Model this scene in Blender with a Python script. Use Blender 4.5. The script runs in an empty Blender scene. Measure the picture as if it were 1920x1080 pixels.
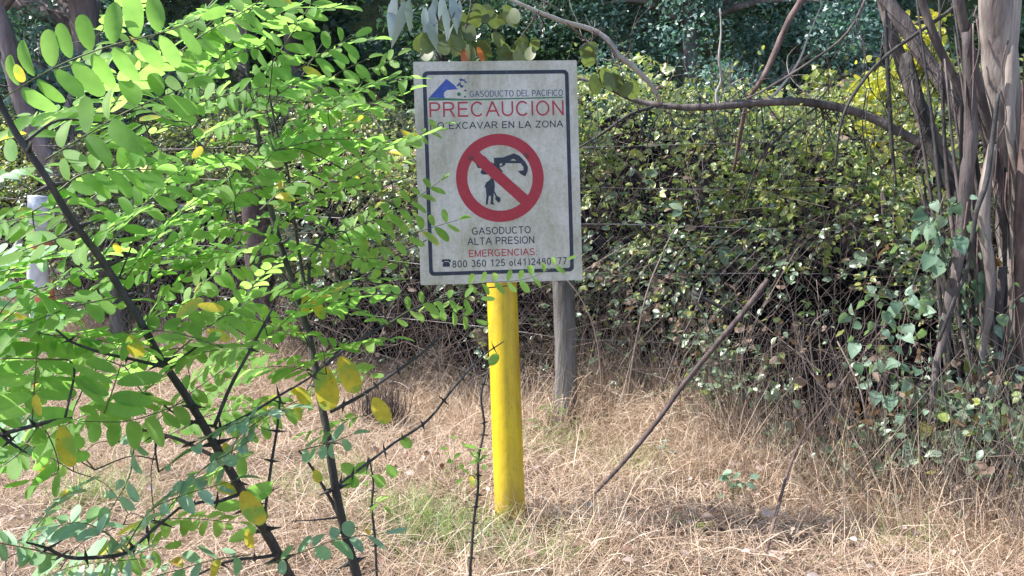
import bpy, math, random
import numpy as np
from mathutils import Vector, Matrix
random.seed(7); rng = np.random.default_rng(7)
R_ = math.radians
scene = bpy.context.scene
# ------------------------------------------------------------------ camera, sky, sun, exposure
CAM_H = 1.4; PITCH = R_(9); FPX = 1600.0
cam = bpy.data.cameras.new('camera'); camo = bpy.data.objects.new('camera', cam)
scene.collection.objects.link(camo); scene.camera = camo
camo.location = (0, 0, CAM_H); camo.rotation_euler = (R_(90) - PITCH, 0, 0)
cam.sensor_width = 36; cam.lens = 30; cam.clip_start = 0.02; cam.clip_end = 1000
SUN_EL = R_(48); SUN_AZ = R_(82)            # azimuth measured from +Y towards -X
world = bpy.data.worlds.new('World'); scene.world = world; world.use_nodes = True
wn = world.node_tree; bg = wn.nodes['Background']
sky = wn.nodes.new('ShaderNodeTexSky'); sky.sky_type = 'NISHITA'; sky.sun_disc = False
sky.sun_elevation = SUN_EL; sky.sun_rotation = -SUN_AZ
wn.links.new(sky.outputs[0], bg.inputs[0]); bg.inputs[1].default_value = 0.15
sl = bpy.data.lights.new('sun', 'SUN'); so = bpy.data.objects.new('sun', sl); scene.collection.objects.link(so)
sl.energy = 4.6; sl.angle = R_(0.5); sl.color = (1.0, 0.955, 0.90)
sdir = Vector((-math.sin(SUN_AZ) * math.cos(SUN_EL), math.cos(SUN_AZ) * math.cos(SUN_EL), math.sin(SUN_EL)))
so.rotation_euler = sdir.to_track_quat('Z', 'Y').to_euler(); so.location = (-6, 3, 9)
scene.view_settings.view_transform = 'Standard'; scene.view_settings.look = 'None'
scene.view_settings.exposure = 1.2; scene.view_settings.gamma = 1
scene.cycles.max_bounces = 8; scene.cycles.diffuse_bounces = 4; scene.cycles.glossy_bounces = 2
scene.cycles.transmission_bounces = 4; scene.cycles.use_denoising = True

# ------------------------------------------------------------------ helpers
CF = np.array([0, math.cos(PITCH), -math.sin(PITCH)]); CU = np.array([0, math.sin(PITCH), math.cos(PITCH)])
CC = np.array([0, 0, CAM_H]); CR = np.array([1.0, 0, 0])
def P(px, py, Y):
    d = CF + (px - 960) / FPX * CR - (py - 540) / FPX * CU
    return CC + d * (Y / d[1])
def G(px, py):
    d = CF + (px - 960) / FPX * CR - (py - 540) / FPX * CU
    return CC + d * (-CAM_H / d[2])
def unit(v):
    v = np.asarray(v, float); return v / (np.linalg.norm(v, axis=-1, keepdims=True) + 1e-12)

class MB:
    def __init__(s): s.v = []; s.q = []; s.t = []; s.n = 0
    def add(s, v, quads=None, tris=None, m=0):
        v = np.asarray(v, float).reshape(-1, 3); s.v.append(v)
        if quads is not None and len(quads):
            a = np.asarray(quads, int).reshape(-1, 4) + s.n; s.q.append((a, m))
        if tris is not None and len(tris):
            a = np.asarray(tris, int).reshape(-1, 3) + s.n; s.t.append((a, m))
        s.n += len(v)
    def build(s, name, mats, parent=None, smooth=True, origin=None):
        V = np.concatenate(s.v) if s.v else np.zeros((0, 3))
        o_ = np.array(parent['_o']) if parent is not None else (np.array(origin) if origin is not None else np.zeros(3))
        V = V - o_
        q = np.concatenate([a for a, _ in s.q]) if s.q else np.zeros((0, 4), int)
        t = np.concatenate([a for a, _ in s.t]) if s.t else np.zeros((0, 3), int)
        qm = np.concatenate([np.full(len(a), m) for a, m in s.q]) if s.q else np.zeros(0, int)
        tm = np.concatenate([np.full(len(a), m) for a, m in s.t]) if s.t else np.zeros(0, int)
        me = bpy.data.meshes.new(name)
        me.vertices.add(len(V)); me.vertices.foreach_set('co', V.astype(np.float32).ravel())
        nl = len(q) * 4 + len(t) * 3
        me.loops.add(nl); me.loops.foreach_set('vertex_index', np.concatenate([q.ravel(), t.ravel()]).astype(np.int32))
        me.polygons.add(len(q) + len(t))
        ls = np.concatenate([np.arange(len(q)) * 4, len(q) * 4 + np.arange(len(t)) * 3]).astype(np.int32)
        me.polygons.foreach_set('loop_start', ls)
        if not isinstance(mats, (list, tuple)): mats = [mats]
        for m in mats: me.materials.append(m)
        me.polygons.foreach_set('material_index', np.concatenate([qm, tm]).astype(np.int32))
        me.polygons.foreach_set('use_smooth', np.full(len(q) + len(t), smooth, dtype=bool))
        me.update(calc_edges=True); me.validate()
        o = bpy.data.objects.new(name, me); scene.collection.objects.link(o)
        if parent is not None:
            o.parent = parent; o['_o'] = parent['_o']
        else:
            o.location = tuple(o_)
        return o
def tag(o, label=None, cat=None, group=None, kind=None):
    if label: o['label'] = label
    if cat: o['category'] = cat
    if group: o['group'] = group
    if kind: o['kind'] = kind
    return o
def thing(name, loc, label, cat, group=None):
    o = bpy.data.objects.new(name, None); scene.collection.objects.link(o)
    o.location = tuple(loc); o['_o'] = [float(c) for c in loc]; o.empty_display_size = 0.1
    return tag(o, label, cat, group)

def smooth_path(pts, rad, sub=4):
    pts = np.asarray(pts, float); rad = np.asarray(rad, float)
    if len(pts) < 3: 
        ts = np.linspace(0, 1, sub + 1); return pts[0] + (pts[-1] - pts[0]) * ts[:, None], rad[0] + (rad[-1] - rad[0]) * ts
    e = np.vstack([2 * pts[0] - pts[1], pts, 2 * pts[-1] - pts[-2]])
    out = []; ro = []
    for i in range(len(pts) - 1):
        p0, p1, p2, p3 = e[i:i + 4]
        for k in range(sub):
            t = k / sub
            out.append(.5 * ((2 * p1) + (-p0 + p2) * t + (2 * p0 - 5 * p1 + 4 * p2 - p3) * t * t + (-p0 + 3 * p1 - 3 * p2 + p3) * t ** 3))
            ro.append(rad[i] * (1 - t) + rad[i + 1] * t)
    out.append(pts[-1]); ro.append(rad[-1])
    return np.array(out), np.array(ro)
def tube(mb, pts, rad, n=6, sub=4, m=0, wob=0.0, flute=0.0, cap=True):
    pts, rad = smooth_path(pts, rad, sub)
    k = len(pts)
    tan = unit(np.gradient(pts, axis=0))
    ref = np.array([0.3, 0.2, 1.0]) if abs(unit(pts[-1] - pts[0])[2]) < .9 else np.array([1.0, .2, 0])
    a = unit(np.cross(tan, ref)); b = np.cross(tan, a)
    th = np.arange(n) * 2 * math.pi / n
    rr = rad[:, None] * (1 + wob * rng.standard_normal((k, n)))
    if flute: rr = rr * (1 + flute * np.cos(3 * th + 1.0)[None, :] + .5 * flute * np.sin(5 * th)[None, :])
    V = pts[:, None, :] + rr[..., None] * (np.cos(th)[None, :, None] * a[:, None, :] + np.sin(th)[None, :, None] * b[:, None, :])
    i = np.arange(k - 1)[:, None] * n; j = np.arange(n)[None, :]; j2 = (j + 1) % n
    q = np.stack([i + j, i + j2, i + n + j2, i + n + j], -1).reshape(-1, 4)
    V = V.reshape(-1, 3); tr = []
    if cap:
        V = np.vstack([V, pts[0], pts[-1]])
        for jj in range(n):
            tr.append((k * n, (jj + 1) % n, jj)); tr.append((k * n + 1, (k - 1) * n + jj, (k - 1) * n + (jj + 1) % n))
    mb.add(V, q, tr, m)
def cone(mb, a, b, r, n=5, m=0):
    tube(mb, [a, (np.asarray(a) * .5 + np.asarray(b) * .5), b], [r, r * .42, r * .04], n=n, sub=1, m=m)
def sticks(mb, p0, p1, p2, r0, r2, m=0):
    """N curved three sided sticks at once"""
    N = len(p0); t = unit(p2 - p0)
    ref = np.tile([.31, .17, .93], (N, 1)); bad = np.abs(t[:, 2]) > .93; ref[bad] = [1, .1, 0]
    a = unit(np.cross(t, ref)); b = np.cross(t, a)
    th = np.arange(3) * 2 * math.pi / 3
    off = np.cos(th)[None, :, None] * a[:, None] + np.sin(th)[None, :, None] * b[:, None]
    r0 = np.broadcast_to(r0, N)[:, None, None]; r2 = np.broadcast_to(r2, N)[:, None, None]
    V = np.stack([p0[:, None] + off * r0, p1[:, None] + off * (r0 + r2) / 2, p2[:, None] + off * r2], 1)
    base = np.arange(N)[:, None] * 9
    f = []
    for s in range(2):
        for j in range(3):
            f.append([s * 3 + j, s * 3 + (j + 1) % 3, s * 3 + 3 + (j + 1) % 3, s * 3 + 3 + j])
    f = np.array(f)
    mb.add(V, (base[:, :, None] + f[None]).reshape(-1, 4), None, m)
def blades(mb, base, d, L, w, droop, m=0):
    """N grass blades: flat ribbons of three segments"""
    N = len(base); side = unit(np.cross(d, np.tile([0, 0, 1.0], (N, 1))) + rng.normal(0, .5, (N, 3)))
    L = np.broadcast_to(L, N)[:, None]; w = np.broadcast_to(w, N)[:, None]; droop = np.broadcast_to(droop, N)[:, None]
    dn = np.array([0, 0, -1.0])
    pts = [base + d * L * t + dn * droop * L * t * t for t in (0, .4, .75, 1.0)]
    ws = [1, .9, .6, .12]
    V = np.stack([p + s * side * w * k * .5 for p, k in zip(pts, ws) for s in (-1, 1)], 1)
    b = np.arange(N)[:, None, None] * 8
    f = np.array([[0, 1, 3, 2], [2, 3, 5, 4], [4, 5, 7, 6]])
    for i in range(N if False else 0): pass
    V[..., 2] = np.maximum(V[..., 2], -0.02)
    mb.add(V, (b + f[None]).reshape(-1, 4), None, m)
# leaf templates: x along the leaf 0..1, y across, z up
def leaf_template(xs, ws, fold=.12, curl=-.1):
    v = [(0, 0, 0)]
    for x, w in zip(xs, ws): v += [(x, 0, curl * x * x), (x, w, curl * x * x + fold * w), (x, -w, curl * x * x + fold * w)]
    v.append((1, 0, curl)); n = len(xs); f = [(0, 1, 2), (0, 3, 1)]; q = []
    for i in range(n - 1):
        a = 1 + 3 * i; b = a + 3
        q += [(a, b, b + 1, a + 1), (a, a + 2, b + 2, b)]
    a = 1 + 3 * (n - 1); e = 3 * n + 1
    f += [(a, e, a + 1), (a, a + 2, e)]
    return np.array(v, float), q, f
OVAL = leaf_template([.03, .12, .32, .58, .8, .93, .985], [.07, .15, .235, .26, .225, .15, .07], .15, -.06)
LANCE = leaf_template([.15, .4, .7], [.07, .1, .06], .2, -.18)
BRAM = leaf_template([.18, .5, .8], [.24, .33, .2], .35, -.2)
ROUND = leaf_template([-.1, .12, .4, .68, .88], [.26, .44, .42, .25, .1], .28, -.3)
OVALS = [OVAL, leaf_template([.03, .12, .32, .58, .8, .93, .985], [.06, .14, .22, .26, .22, .14, .06], .45, -.16), leaf_template([.03, .12, .32, .58, .8, .93, .985], [.07, .14, .22, .25, .23, .16, .08], .05, .10), leaf_template([.03, .12, .32, .55, .78, .92, .985], [.08, .17, .25, .26, .21, .14, .06], .3, -.3)]
DIAM = (np.array([(0, 0, 0), (.5, .28, .05), (1, 0, -.08), (.5, -.28, .05)], float), [(0, 1, 2, 3)], [])
def scatter(mb, tpl, pos, xdir, nrm, size, m=0, wid=1.0):
    tv, tq, tt = tpl; N = len(pos)
    if N == 0: return
    x = unit(xdir); y = unit(np.cross(nrm, x)); z = np.cross(x, y)
    size = np.broadcast_to(size, N)[:, None, None]; wid = np.broadcast_to(wid, N)[:, None, None]
    V = pos[:, None] + size * (tv[None, :, 0:1] * x[:, None] + tv[None, :, 1:2] * wid * y[:, None] + tv[None, :, 2:3] * z[:, None])
    b = (np.arange(N) * len(tv))[:, None, None]
    q = (b + np.array(tq)[None]).reshape(-1, 4) if len(tq) else None
    t = (b + np.array(tt)[None]).reshape(-1, 3) if len(tt) else None
    mb.add(V, q, t, m)
def rdir(n): return unit(rng.standard_normal((n, 3)))

# ------------------------------------------------------------------ materials
def mat(name): 
    m = bpy.data.materials.new(name); m.use_nodes = True; nt = m.node_tree
    return m, nt, nt.nodes['Principled BSDF'], nt.nodes['Material Output']
def ramp(nt, fac, cols, pos=None):
    r = nt.nodes.new('ShaderNodeValToRGB'); el = r.color_ramp.elements
    n = len(cols); pos = pos or [i / (n - 1) for i in range(n)]
    el[0].position = pos[0]; el[1].position = pos[-1]
    for p_ in pos[1:-1]: el.new(p_)
    for e, c in zip(el, cols): e.color = (*c, 1)
    nt.links.new(fac, r.inputs[0]); return r.outputs[0]
def noise(nt, scale, detail=5, rough=.6, stretch=None, obj=True):
    tc = nt.nodes.new('ShaderNodeTexCoord'); n = nt.nodes.new('ShaderNodeTexNoise')
    n.inputs['Scale'].default_value = scale; n.inputs['Detail'].default_value = detail; n.inputs['Roughness'].default_value = rough
    out = tc.outputs['Object']
    if stretch:
        mp = nt.nodes.new('ShaderNodeMapping'); mp.inputs['Scale'].default_value = stretch
        nt.links.new(out, mp.inputs[0]); out = mp.outputs[0]
    nt.links.new(out, n.inputs['Vector']); return n.outputs[0]
def mixc(nt, fac, a, b, mode='MIX'):
    m = nt.nodes.new('ShaderNodeMix'); m.data_type = 'RGBA'; m.blend_type = mode
    if isinstance(fac, float): m.inputs[0].default_value = fac
    else: nt.links.new(fac, m.inputs[0])
    for s, k in ((a, 6), (b, 7)):
        if isinstance(s, tuple): m.inputs[k].default_value = (*s, 1)
        else: nt.links.new(s, m.inputs[k])
    return m.outputs[2]
def bump(nt, b, h, st=.3, dist=.01):
    n = nt.nodes.new('ShaderNodeBump'); n.inputs['Strength'].default_value = st; n.inputs['Distance'].default_value = dist
    nt.links.new(h, n.inputs['Height']); nt.links.new(n.outputs[0], b.inputs['Normal'])
def leaf_mat(name, cols, trans, tfac=.45, rough=.4, spec=.5, pos=None, mottle=30.0, patch=None):
    m, nt, b, out = mat(name)
    geo = nt.nodes.new('ShaderNodeNewGeometry')
    c = ramp(nt, geo.outputs['Random Per Island'], cols, pos)
    t = ramp(nt, geo.outputs['Random Per Island'], trans, pos)
    if mottle:
        nz = noise(nt, mottle, 3, .6)
        k = ramp(nt, nz, [(.72, .76, .72), (1.12, 1.08, 1.0)], [.3, .7])
        c = mixc(nt, 1.0, c, k, 'MULTIPLY'); t = mixc(nt, 1.0, t, k, 'MULTIPLY')
    if patch:
        pz = ramp(nt, noise(nt, 28, 3, .5), [(0, 0, 0), (1, 1, 1)], [.5, .62]); c = mixc(nt, pz, c, patch[0]); t = mixc(nt, pz, t, patch[1])
        pz = ramp(nt, noise(nt, 160, 4, .7), [(0, 0, 0), (1, 1, 1)], [.64, .7]); c = mixc(nt, pz, c, (.12, .06, .02)); t = mixc(nt, pz, t, (.15, .07, .02))
    nt.links.new(c, b.inputs['Base Color']); b.inputs['Roughness'].default_value = rough
    b.inputs['Specular IOR Level'].default_value = spec
    tr = nt.nodes.new('ShaderNodeBsdfTranslucent'); nt.links.new(t, tr.inputs[0])
    mx = nt.nodes.new('ShaderNodeMixShader'); mx.inputs[0].default_value = tfac
    nt.links.new(b.outputs[0], mx.inputs[1]); nt.links.new(tr.outputs[0], mx.inputs[2]); nt.links.new(mx.outputs[0], out.inputs[0])
    return m
def bark_mat(name, cols, scale=6, stretch=(1, 1, .12), rough=.85, st=.6, pos=None):
    m, nt, b, out = mat(name)
    n1 = noise(nt, scale, 6, .65, stretch)
    c = ramp(nt, n1, cols, pos or [.3 + .4 * i / (len(cols) - 1) for i in range(len(cols))])
    nt.links.new(c, b.inputs['Base Color']); b.inputs['Roughness'].default_value = rough
    n2 = noise(nt, scale * 3, 5, .7, stretch); bump(nt, b, n2, st, .012)
    return m
M = {}
M['locust'] = leaf_mat('locust_leaf', [(.12, .26, .055), (.17, .34, .08), (.14, .29, .07), (.22, .38, .10)],
                       [(.36, .70, .13), (.43, .79, .18), (.38, .74, .15), (.48, .82, .2)], .56, .6, .3)
M['locust_sky_sheen'] = leaf_mat('locust_leaf_sky_sheen', [(.20, .35, .20), (.30, .44, .33), (.18, .34, .13)],
                       [(.3, .5, .2), (.35, .6, .25), (.3, .6, .14)], .28, .6, .45)  # paler bluish copy of the leaf, sky reflection painted into its colour
M['yellow_leaf'] = leaf_mat('yellowed_leaf', [(.55, .40, .05), (.66, .56, .07), (.42, .29, .06)], [(.8, .62, .08), (.9, .85, .1), (.6, .42, .06)], .4, .45, mottle=45, patch=((.20, .32, .07), (.45, .7, .12)))
M['stalk'] = leaf_mat('green_stalk', [(.10, .15, .04), (.12, .12, .06)], [(.2, .3, .05)] * 2, .2, .5, mottle=0)
M['dark_bark'] = bark_mat('dark_thorny_bark', [(.012, .012, .014), (.035, .032, .032), (.075, .068, .06)], 40, (1, 1, .3), .7, .5)
M['bramble'] = leaf_mat('bramble_leaf', [(.13, .18, .06), (.24, .30, .08), (.36, .39, .10), (.18, .26, .12), (.44, .42, .11), (.25, .33, .15)],
                        [(.2, .4, .07), (.35, .55, .09), (.6, .7, .12), (.25, .45, .1), (.75, .72, .14), (.35, .5, .14)], .4, .36, .75, mottle=0)
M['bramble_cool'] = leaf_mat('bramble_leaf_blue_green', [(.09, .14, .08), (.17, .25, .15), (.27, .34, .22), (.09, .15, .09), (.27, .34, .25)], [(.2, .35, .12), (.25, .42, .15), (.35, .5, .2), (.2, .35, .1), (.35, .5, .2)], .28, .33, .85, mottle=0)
M['bramble_dry'] = leaf_mat('dry_bramble_leaf', [(.16, .10, .07), (.30, .22, .17), (.08, .05, .04)], [(.4, .25, .1)] * 3, .25, .7, mottle=0)
M['cane'] = leaf_mat('bramble_cane', [(.05, .035, .035), (.11, .08, .07), (.22, .17, .14), (.04, .025, .028)], [(.06, .05, .04)] * 4, .02, .7, mottle=0)
M['pale_stalk'] = leaf_mat('pale_dead_stalk', [(.10, .07, .065), (.22, .17, .15), (.42, .35, .29), (.15, .11, .10)], [(.3, .2, .15)] * 4, .05, .7, mottle=0)
M['straw'] = leaf_mat('dry_grass', [(.24, .155, .115), (.51, .38, .27), (.68, .55, .42), (.38, .245, .18), (.80, .69, .56)],
                      [(.5, .38, .2), (.7, .55, .35), (.8, .68, .45), (.5, .35, .22), (.85, .75, .55)], .22, .6, .3, mottle=0)
M['green_grass'] = leaf_mat('green_grass', [(.16, .24, .08), (.24, .32, .12)], [(.4, .6, .15), (.5, .65, .2)], .35, .5, mottle=0)
M['dark_leaf'] = leaf_mat('evergreen_leaf', [(.025, .06, .045), (.05, .11, .08), (.035, .08, .06), (.10, .17, .12)], [(.08, .2, .06)] * 4, .25, .35, .6, mottle=0)
M['teal_leaf'] = leaf_mat('blue_green_leaf', [(.04, .09, .09), (.12, .22, .20), (.30, .42, .38)], [(.12, .3, .15)] * 3, .3, .4, .6, mottle=0)
M['sun_leaf'] = leaf_mat('yellow_green_leaf', [(.36, .38, .05), (.58, .52, .06), (.22, .30, .05)], [(.7, .8, .1), (.9, .8, .1), (.45, .65, .1)], .5, .5, mottle=0)
M['vine_leaf'] = leaf_mat('vine_leaf', [(.08, .16, .11), (.18, .29, .22), (.30, .42, .33), (.12, .21, .14)], [(.3, .5, .15)] * 4, .35, .5, .5, mottle=30)
M['brown_leaf'] = leaf_mat('dead_leaf', [(.18, .09, .06), (.34, .24, .21), (.50, .41, .40), (.28, .18, .13)], [(.4, .2, .1)] * 4, .2, .7, mottle=30)
M['euc_leaf'] = leaf_mat('grey_green_leaf', [(.16, .22, .20), (.30, .38, .42), (.10, .14, .08)], [(.3, .45, .3), (.4, .5, .5), (.2, .25, .08)], .3, .35, .8, mottle=0)
M['olive_leaf'] = leaf_mat('olive_leaf', [(.08, .11, .04), (.13, .16, .06)], [(.25, .35, .08)] * 2, .35, .4, mottle=30)
M['pale_bark'] = bark_mat('smooth_peeling_bark', [(.08, .055, .05), (.17, .14, .13), (.40, .35, .32), (.20, .165, .15)], 9, (1, 1, .1), .6, .5)
M['grey_bark'] = bark_mat('grey_brown_bark', [(.022, .019, .02), (.09, .073, .072), (.22, .185, .18)], 14, (1, 1, .15), .85, .8)
M['trunk_bark'] = bark_mat('forest_bark', [(.05, .04, .045), (.15, .12, .125), (.28, .23, .24)], 8, (1, 1, .2), .9, .9)
M['brown_bark'] = bark_mat('brown_bark', [(.04, .026, .024), (.11, .07, .062), (.20, .14, .125)], 20, (1, 1, .3), .8, .5)
M['stick_bark'] = bark_mat('dark_stick_bark', [(.025, .018, .018), (.07, .046, .043), (.15, .11, .10)], 24, (1, 1, .3), .8, .5)
M['white_twig'] = bark_mat('bleached_twig', [(.25, .22, .2), (.45, .42, .38)], 20, (1, 1, .3), .8, .3)
M['wood_post'] = bark_mat('weathered_wood', [(.035, .032, .032), (.12, .112, .105), (.25, .235, .225)], 16, (1, 1, .06), .9, .9)
def wire_mat():
    m, nt, b, out = mat('galvanised_wire'); b.inputs['Metallic'].default_value = .6; b.inputs['Roughness'].default_value = .5
    c = ramp(nt, noise(nt, 6), [(.10, .08, .075), (.30, .29, .30)], [.35, .6]); nt.links.new(c, b.inputs['Base Color']); return m
M['wire'] = wire_mat()
def yellow_mat():
    m, nt, b, out = mat('yellow_post_paint')
    n1 = noise(nt, 7, 8, .7, (1, 1, .35)); n2 = noise(nt, 60, 6, .7, (1, 1, .4))
    c = ramp(nt, n1, [(.52, .345, .006), (.60, .43, .008), (.44, .25, .010)], [.3, .5, .72])
    d = ramp(nt, n2, [(0, 0, 0), (0, 0, 0), (.7, .7, .7)], [.2, .61, .72])
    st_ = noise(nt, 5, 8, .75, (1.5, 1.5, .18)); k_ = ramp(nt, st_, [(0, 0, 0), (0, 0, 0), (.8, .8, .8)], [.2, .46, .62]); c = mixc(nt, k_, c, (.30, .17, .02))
    ch = noise(nt, 140, 3, .8, (1, 1, .5)); k2_ = ramp(nt, ch, [(0, 0, 0), (0, 0, 0), (.9, .9, .9)], [.2, .66, .7]); c = mixc(nt, k2_, c, (.10, .06, .03))
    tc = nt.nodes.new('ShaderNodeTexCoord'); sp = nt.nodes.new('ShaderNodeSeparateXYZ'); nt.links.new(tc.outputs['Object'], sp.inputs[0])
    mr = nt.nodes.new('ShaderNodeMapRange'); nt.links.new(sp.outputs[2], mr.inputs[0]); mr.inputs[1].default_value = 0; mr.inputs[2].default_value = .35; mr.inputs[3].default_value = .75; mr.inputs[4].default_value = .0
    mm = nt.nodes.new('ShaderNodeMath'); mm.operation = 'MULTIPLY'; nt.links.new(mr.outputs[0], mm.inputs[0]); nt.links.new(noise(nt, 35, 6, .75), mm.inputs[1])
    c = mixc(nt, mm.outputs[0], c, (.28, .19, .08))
    c = mixc(nt, d, c, (.22, .13, .02)); nt.links.new(c, b.inputs['Base Color']); b.inputs['Roughness'].default_value = .48
    bump(nt, b, noise(nt, 30, 4), .5, .003); return m
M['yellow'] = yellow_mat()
def sign_mat():
    m, nt, b, out = mat('weathered_sign_white')
    a = noise(nt, 4.5, 8, .72, (1.3, 1, .8)); s = noise(nt, 9, 7, .7, (3, 1, .5)); f = noise(nt, 90, 4, .7)
    c = ramp(nt, a, [(.31, .29, .21), (.43, .405, .335), (.53, .505, .465), (.56, .535, .51)], [.28, .42, .55, .7])
    k = ramp(nt, s, [(.70, .70, .62), (.93, .93, .88), (1.03, 1.03, 1.03)], [.28, .48, .65])
    c = mixc(nt, 1.0, c, k, 'MULTIPLY')
    k2 = ramp(nt, f, [(.78, .79, .76), (1.04, 1.04, 1.04)], [.32, .52]); c = mixc(nt, .8, c, k2, 'MULTIPLY')
    nt.links.new(c, b.inputs['Base Color']); b.inputs['Roughness'].default_value = .5; return m
M['sign'] = sign_mat()
def paint(name, col, fade=.35):
    m, nt, b, out = mat(name); n = noise(nt, 40, 6, .7)
    w = tuple(min(1, c * (1 + fade) + .06 * fade) for c in col)
    c = ramp(nt, n, [col, col, w], [.2, .5, .8]); nt.links.new(c, b.inputs['Base Color']); b.inputs['Roughness'].default_value = .5; return m
M['p_black'] = paint('sign_black', (.012, .016, .035), .6)
M['p_red'] = paint('sign_red', (.32, .014, .028), .2)
M['p_redtext'] = paint('sign_red_letters', (.33, .02, .035), .3)
M['p_blue'] = paint('sign_blue', (.03, .065, .28), .4)
M['p_bluetext'] = paint('sign_blue_letters', (.04, .07, .15), .5)
M['p_green'] = paint('sign_green', (.03, .13, .06), .4)
M['bolt'] = paint('rusty_bolt', (.09, .03, .03), .8)
def ground_mat():
    m, nt, b, out = mat('straw_ground')
    a = noise(nt, 1.2, 8, .7); f = noise(nt, 45, 8, .75)
    c = ramp(nt, f, [(.07, .045, .035), (.24, .165, .12), (.44, .33, .25)], [.3, .5, .7])
    k = ramp(nt, a, [(.55, .52, .5), (1, 1, 1)], [.35, .6]); c = mixc(nt, 1.0, c, k, 'MULTIPLY')
    nt.links.new(c, b.inputs['Base Color']); b.inputs['Roughness'].default_value = .95; bump(nt, b, f, .8, .03); return m
M['ground'] = ground_mat()
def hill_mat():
    m, nt, b, out = mat('shade_dark_hillside'); f = noise(nt, 1.5, 8, .8)
    c = ramp(nt, f, [(.008, .012, .01), (.02, .03, .018), (.035, .045, .025)], [.3, .5, .7]); nt.links.new(c, b.inputs['Base Color'])  # near-black colour stands for the deep shade between the trees
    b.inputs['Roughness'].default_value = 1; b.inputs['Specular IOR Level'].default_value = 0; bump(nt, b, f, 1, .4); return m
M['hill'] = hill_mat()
M['conc_white'] = bark_mat('chalky_white_paint', [(.40, .40, .42), (.62, .62, .65), (.75, .75, .78)], 18, (1, 1, .6), .8, .4)
M['conc_orange'] = bark_mat('orange_band_paint', [(.45, .13, .07), (.62, .20, .10), (.70, .35, .25)], 18, (1, 1, .6), .7, .4)

# ------------------------------------------------------------------ ground and hillside
def gz(x, y): 
    x = np.asarray(x, float); y = np.asarray(y, float)
    return .022 * np.sin(x * 6.3 + 2 * np.sin(y * 4)) * np.sin(y * 7.1 + x) + .025 * np.sin(x * 1.7 + y) + .02 * np.sin(y * 2.3 - x * .8) + .012 * np.sin(5 * x + 3 * y)
def sheet(name, xs, ys, zf, m, label):
    X, Y = np.meshgrid(xs, ys); Z = zf(X, Y); mb = MB(); nx = len(xs)
    i = np.arange(len(ys) - 1)[:, None] * nx; j = np.arange(nx - 1)[None, :]
    mb.add(np.stack([X, Y, Z], -1), np.stack([i + j, i + j + 1, i + nx + j + 1, i + nx + j], -1).reshape(-1, 4))
    o = mb.build(name, m); tag(o, label, kind='structure'); return o
gx = np.unique(np.concatenate([np.linspace(-200, -10, 20), np.linspace(-10, 10, 140), np.linspace(10, 200, 20)]))
gy = np.unique(np.concatenate([np.linspace(-150, -2, 16), np.linspace(-2, 14, 120), np.linspace(14, 200, 30)]))
sheet('ground', gx, gy, lambda X, Y: gz(X, Y), M['ground'], 'ground of dry straw coloured soil under the grass')
def hz(X, Y):
    t = np.clip((Y - 17) / 14, 0, 1); t = t * t * (3 - 2 * t)
    return -.5 + t * 15 + .5 * np.sin(X * .7) * t + .4 * np.sin(Y * 1.1 + X) * t
sheet('hillside', np.linspace(-70, 70, 90), np.linspace(16, 45, 40), hz, M['hill'], 'dark wooded hillside closing the view behind the trees')

# ------------------------------------------------------------------ bramble thicket along the fence
def sstep(a, b, x): t = np.clip((x - a) / (b - a), 0, 1); return t * t * (3 - 2 * t)
def front(x, z=0.0):
    x = np.asarray(x, float)
    f = 4.55 + np.clip(.26 - x, 0, 9) * .60 - .50 * sstep(1.1, 2.1, x) - .80 * sstep(.45, 1.5, x) * (1 - sstep(.35, .95, np.asarray(z, float)))
    return f - .13 + .12 * np.sin(2.6 * x + 1) + .08 * np.sin(6.1 * x) + .05 * np.sin(13 * x)
def topz(x, d):   # d metres behind the front
    return (1.42 + .42 * sstep(.0, 2.2, d)) + .10 * np.sin(2.1 * x + .5) + .07 * np.sin(5 * x + 2 * d) + .05 * np.sin(9 * x) + .04 * np.sin(17 * x + 3 * d)
mb = MB()
NB = 66000
x = rng.uniform(-6.2, 4.4, NB); u = rng.random(NB)
# face part
nf = int(NB * .64)
d = np.abs(rng.normal(0, .26, NB)); z = np.empty(NB)
tz = topz(x, d)
z[:nf] = (.16 + (tz[:nf] - .16) * rng.random(nf) ** .72)
bulge = .30 * (1 - np.clip(z / 1.5, 0, 1)) ** 2 * -1 + .28 * np.clip(z - .9, 0, 1)
y = front(x, z) + d + bulge * 1.0
# top part
d2 = rng.random(NB - nf) * 3.0; x2 = x[nf:]
y[nf:] = front(x2, 1.5) + .25 + d2; z[nf:] = topz(x2, d2 + .3) - np.abs(rng.normal(0, .10, NB - nf)) + .06
# sparser towards the foot and in random hollows
hol = .8 * np.sin(x * 4.3 + 1.3) * np.sin(z * 5.1 + x * 1.2) + .7 * np.sin(x * 11 + 2.3 * np.sin(z * 9)) * np.sin(z * 13 + 1.7 * np.sin(x * 7))
keep = (rng.random(NB) < .20 + .45 * sstep(.4, 1.1, x) + .80 * sstep(.35, .85, z)) & (rng.random(NB) < .12 + .3 * sstep(.9, 1.2, z) + .88 * sstep(-.45, .25, hol))
pos = np.stack([x, y, z], 1)[keep]; n_ = len(pos)
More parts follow.
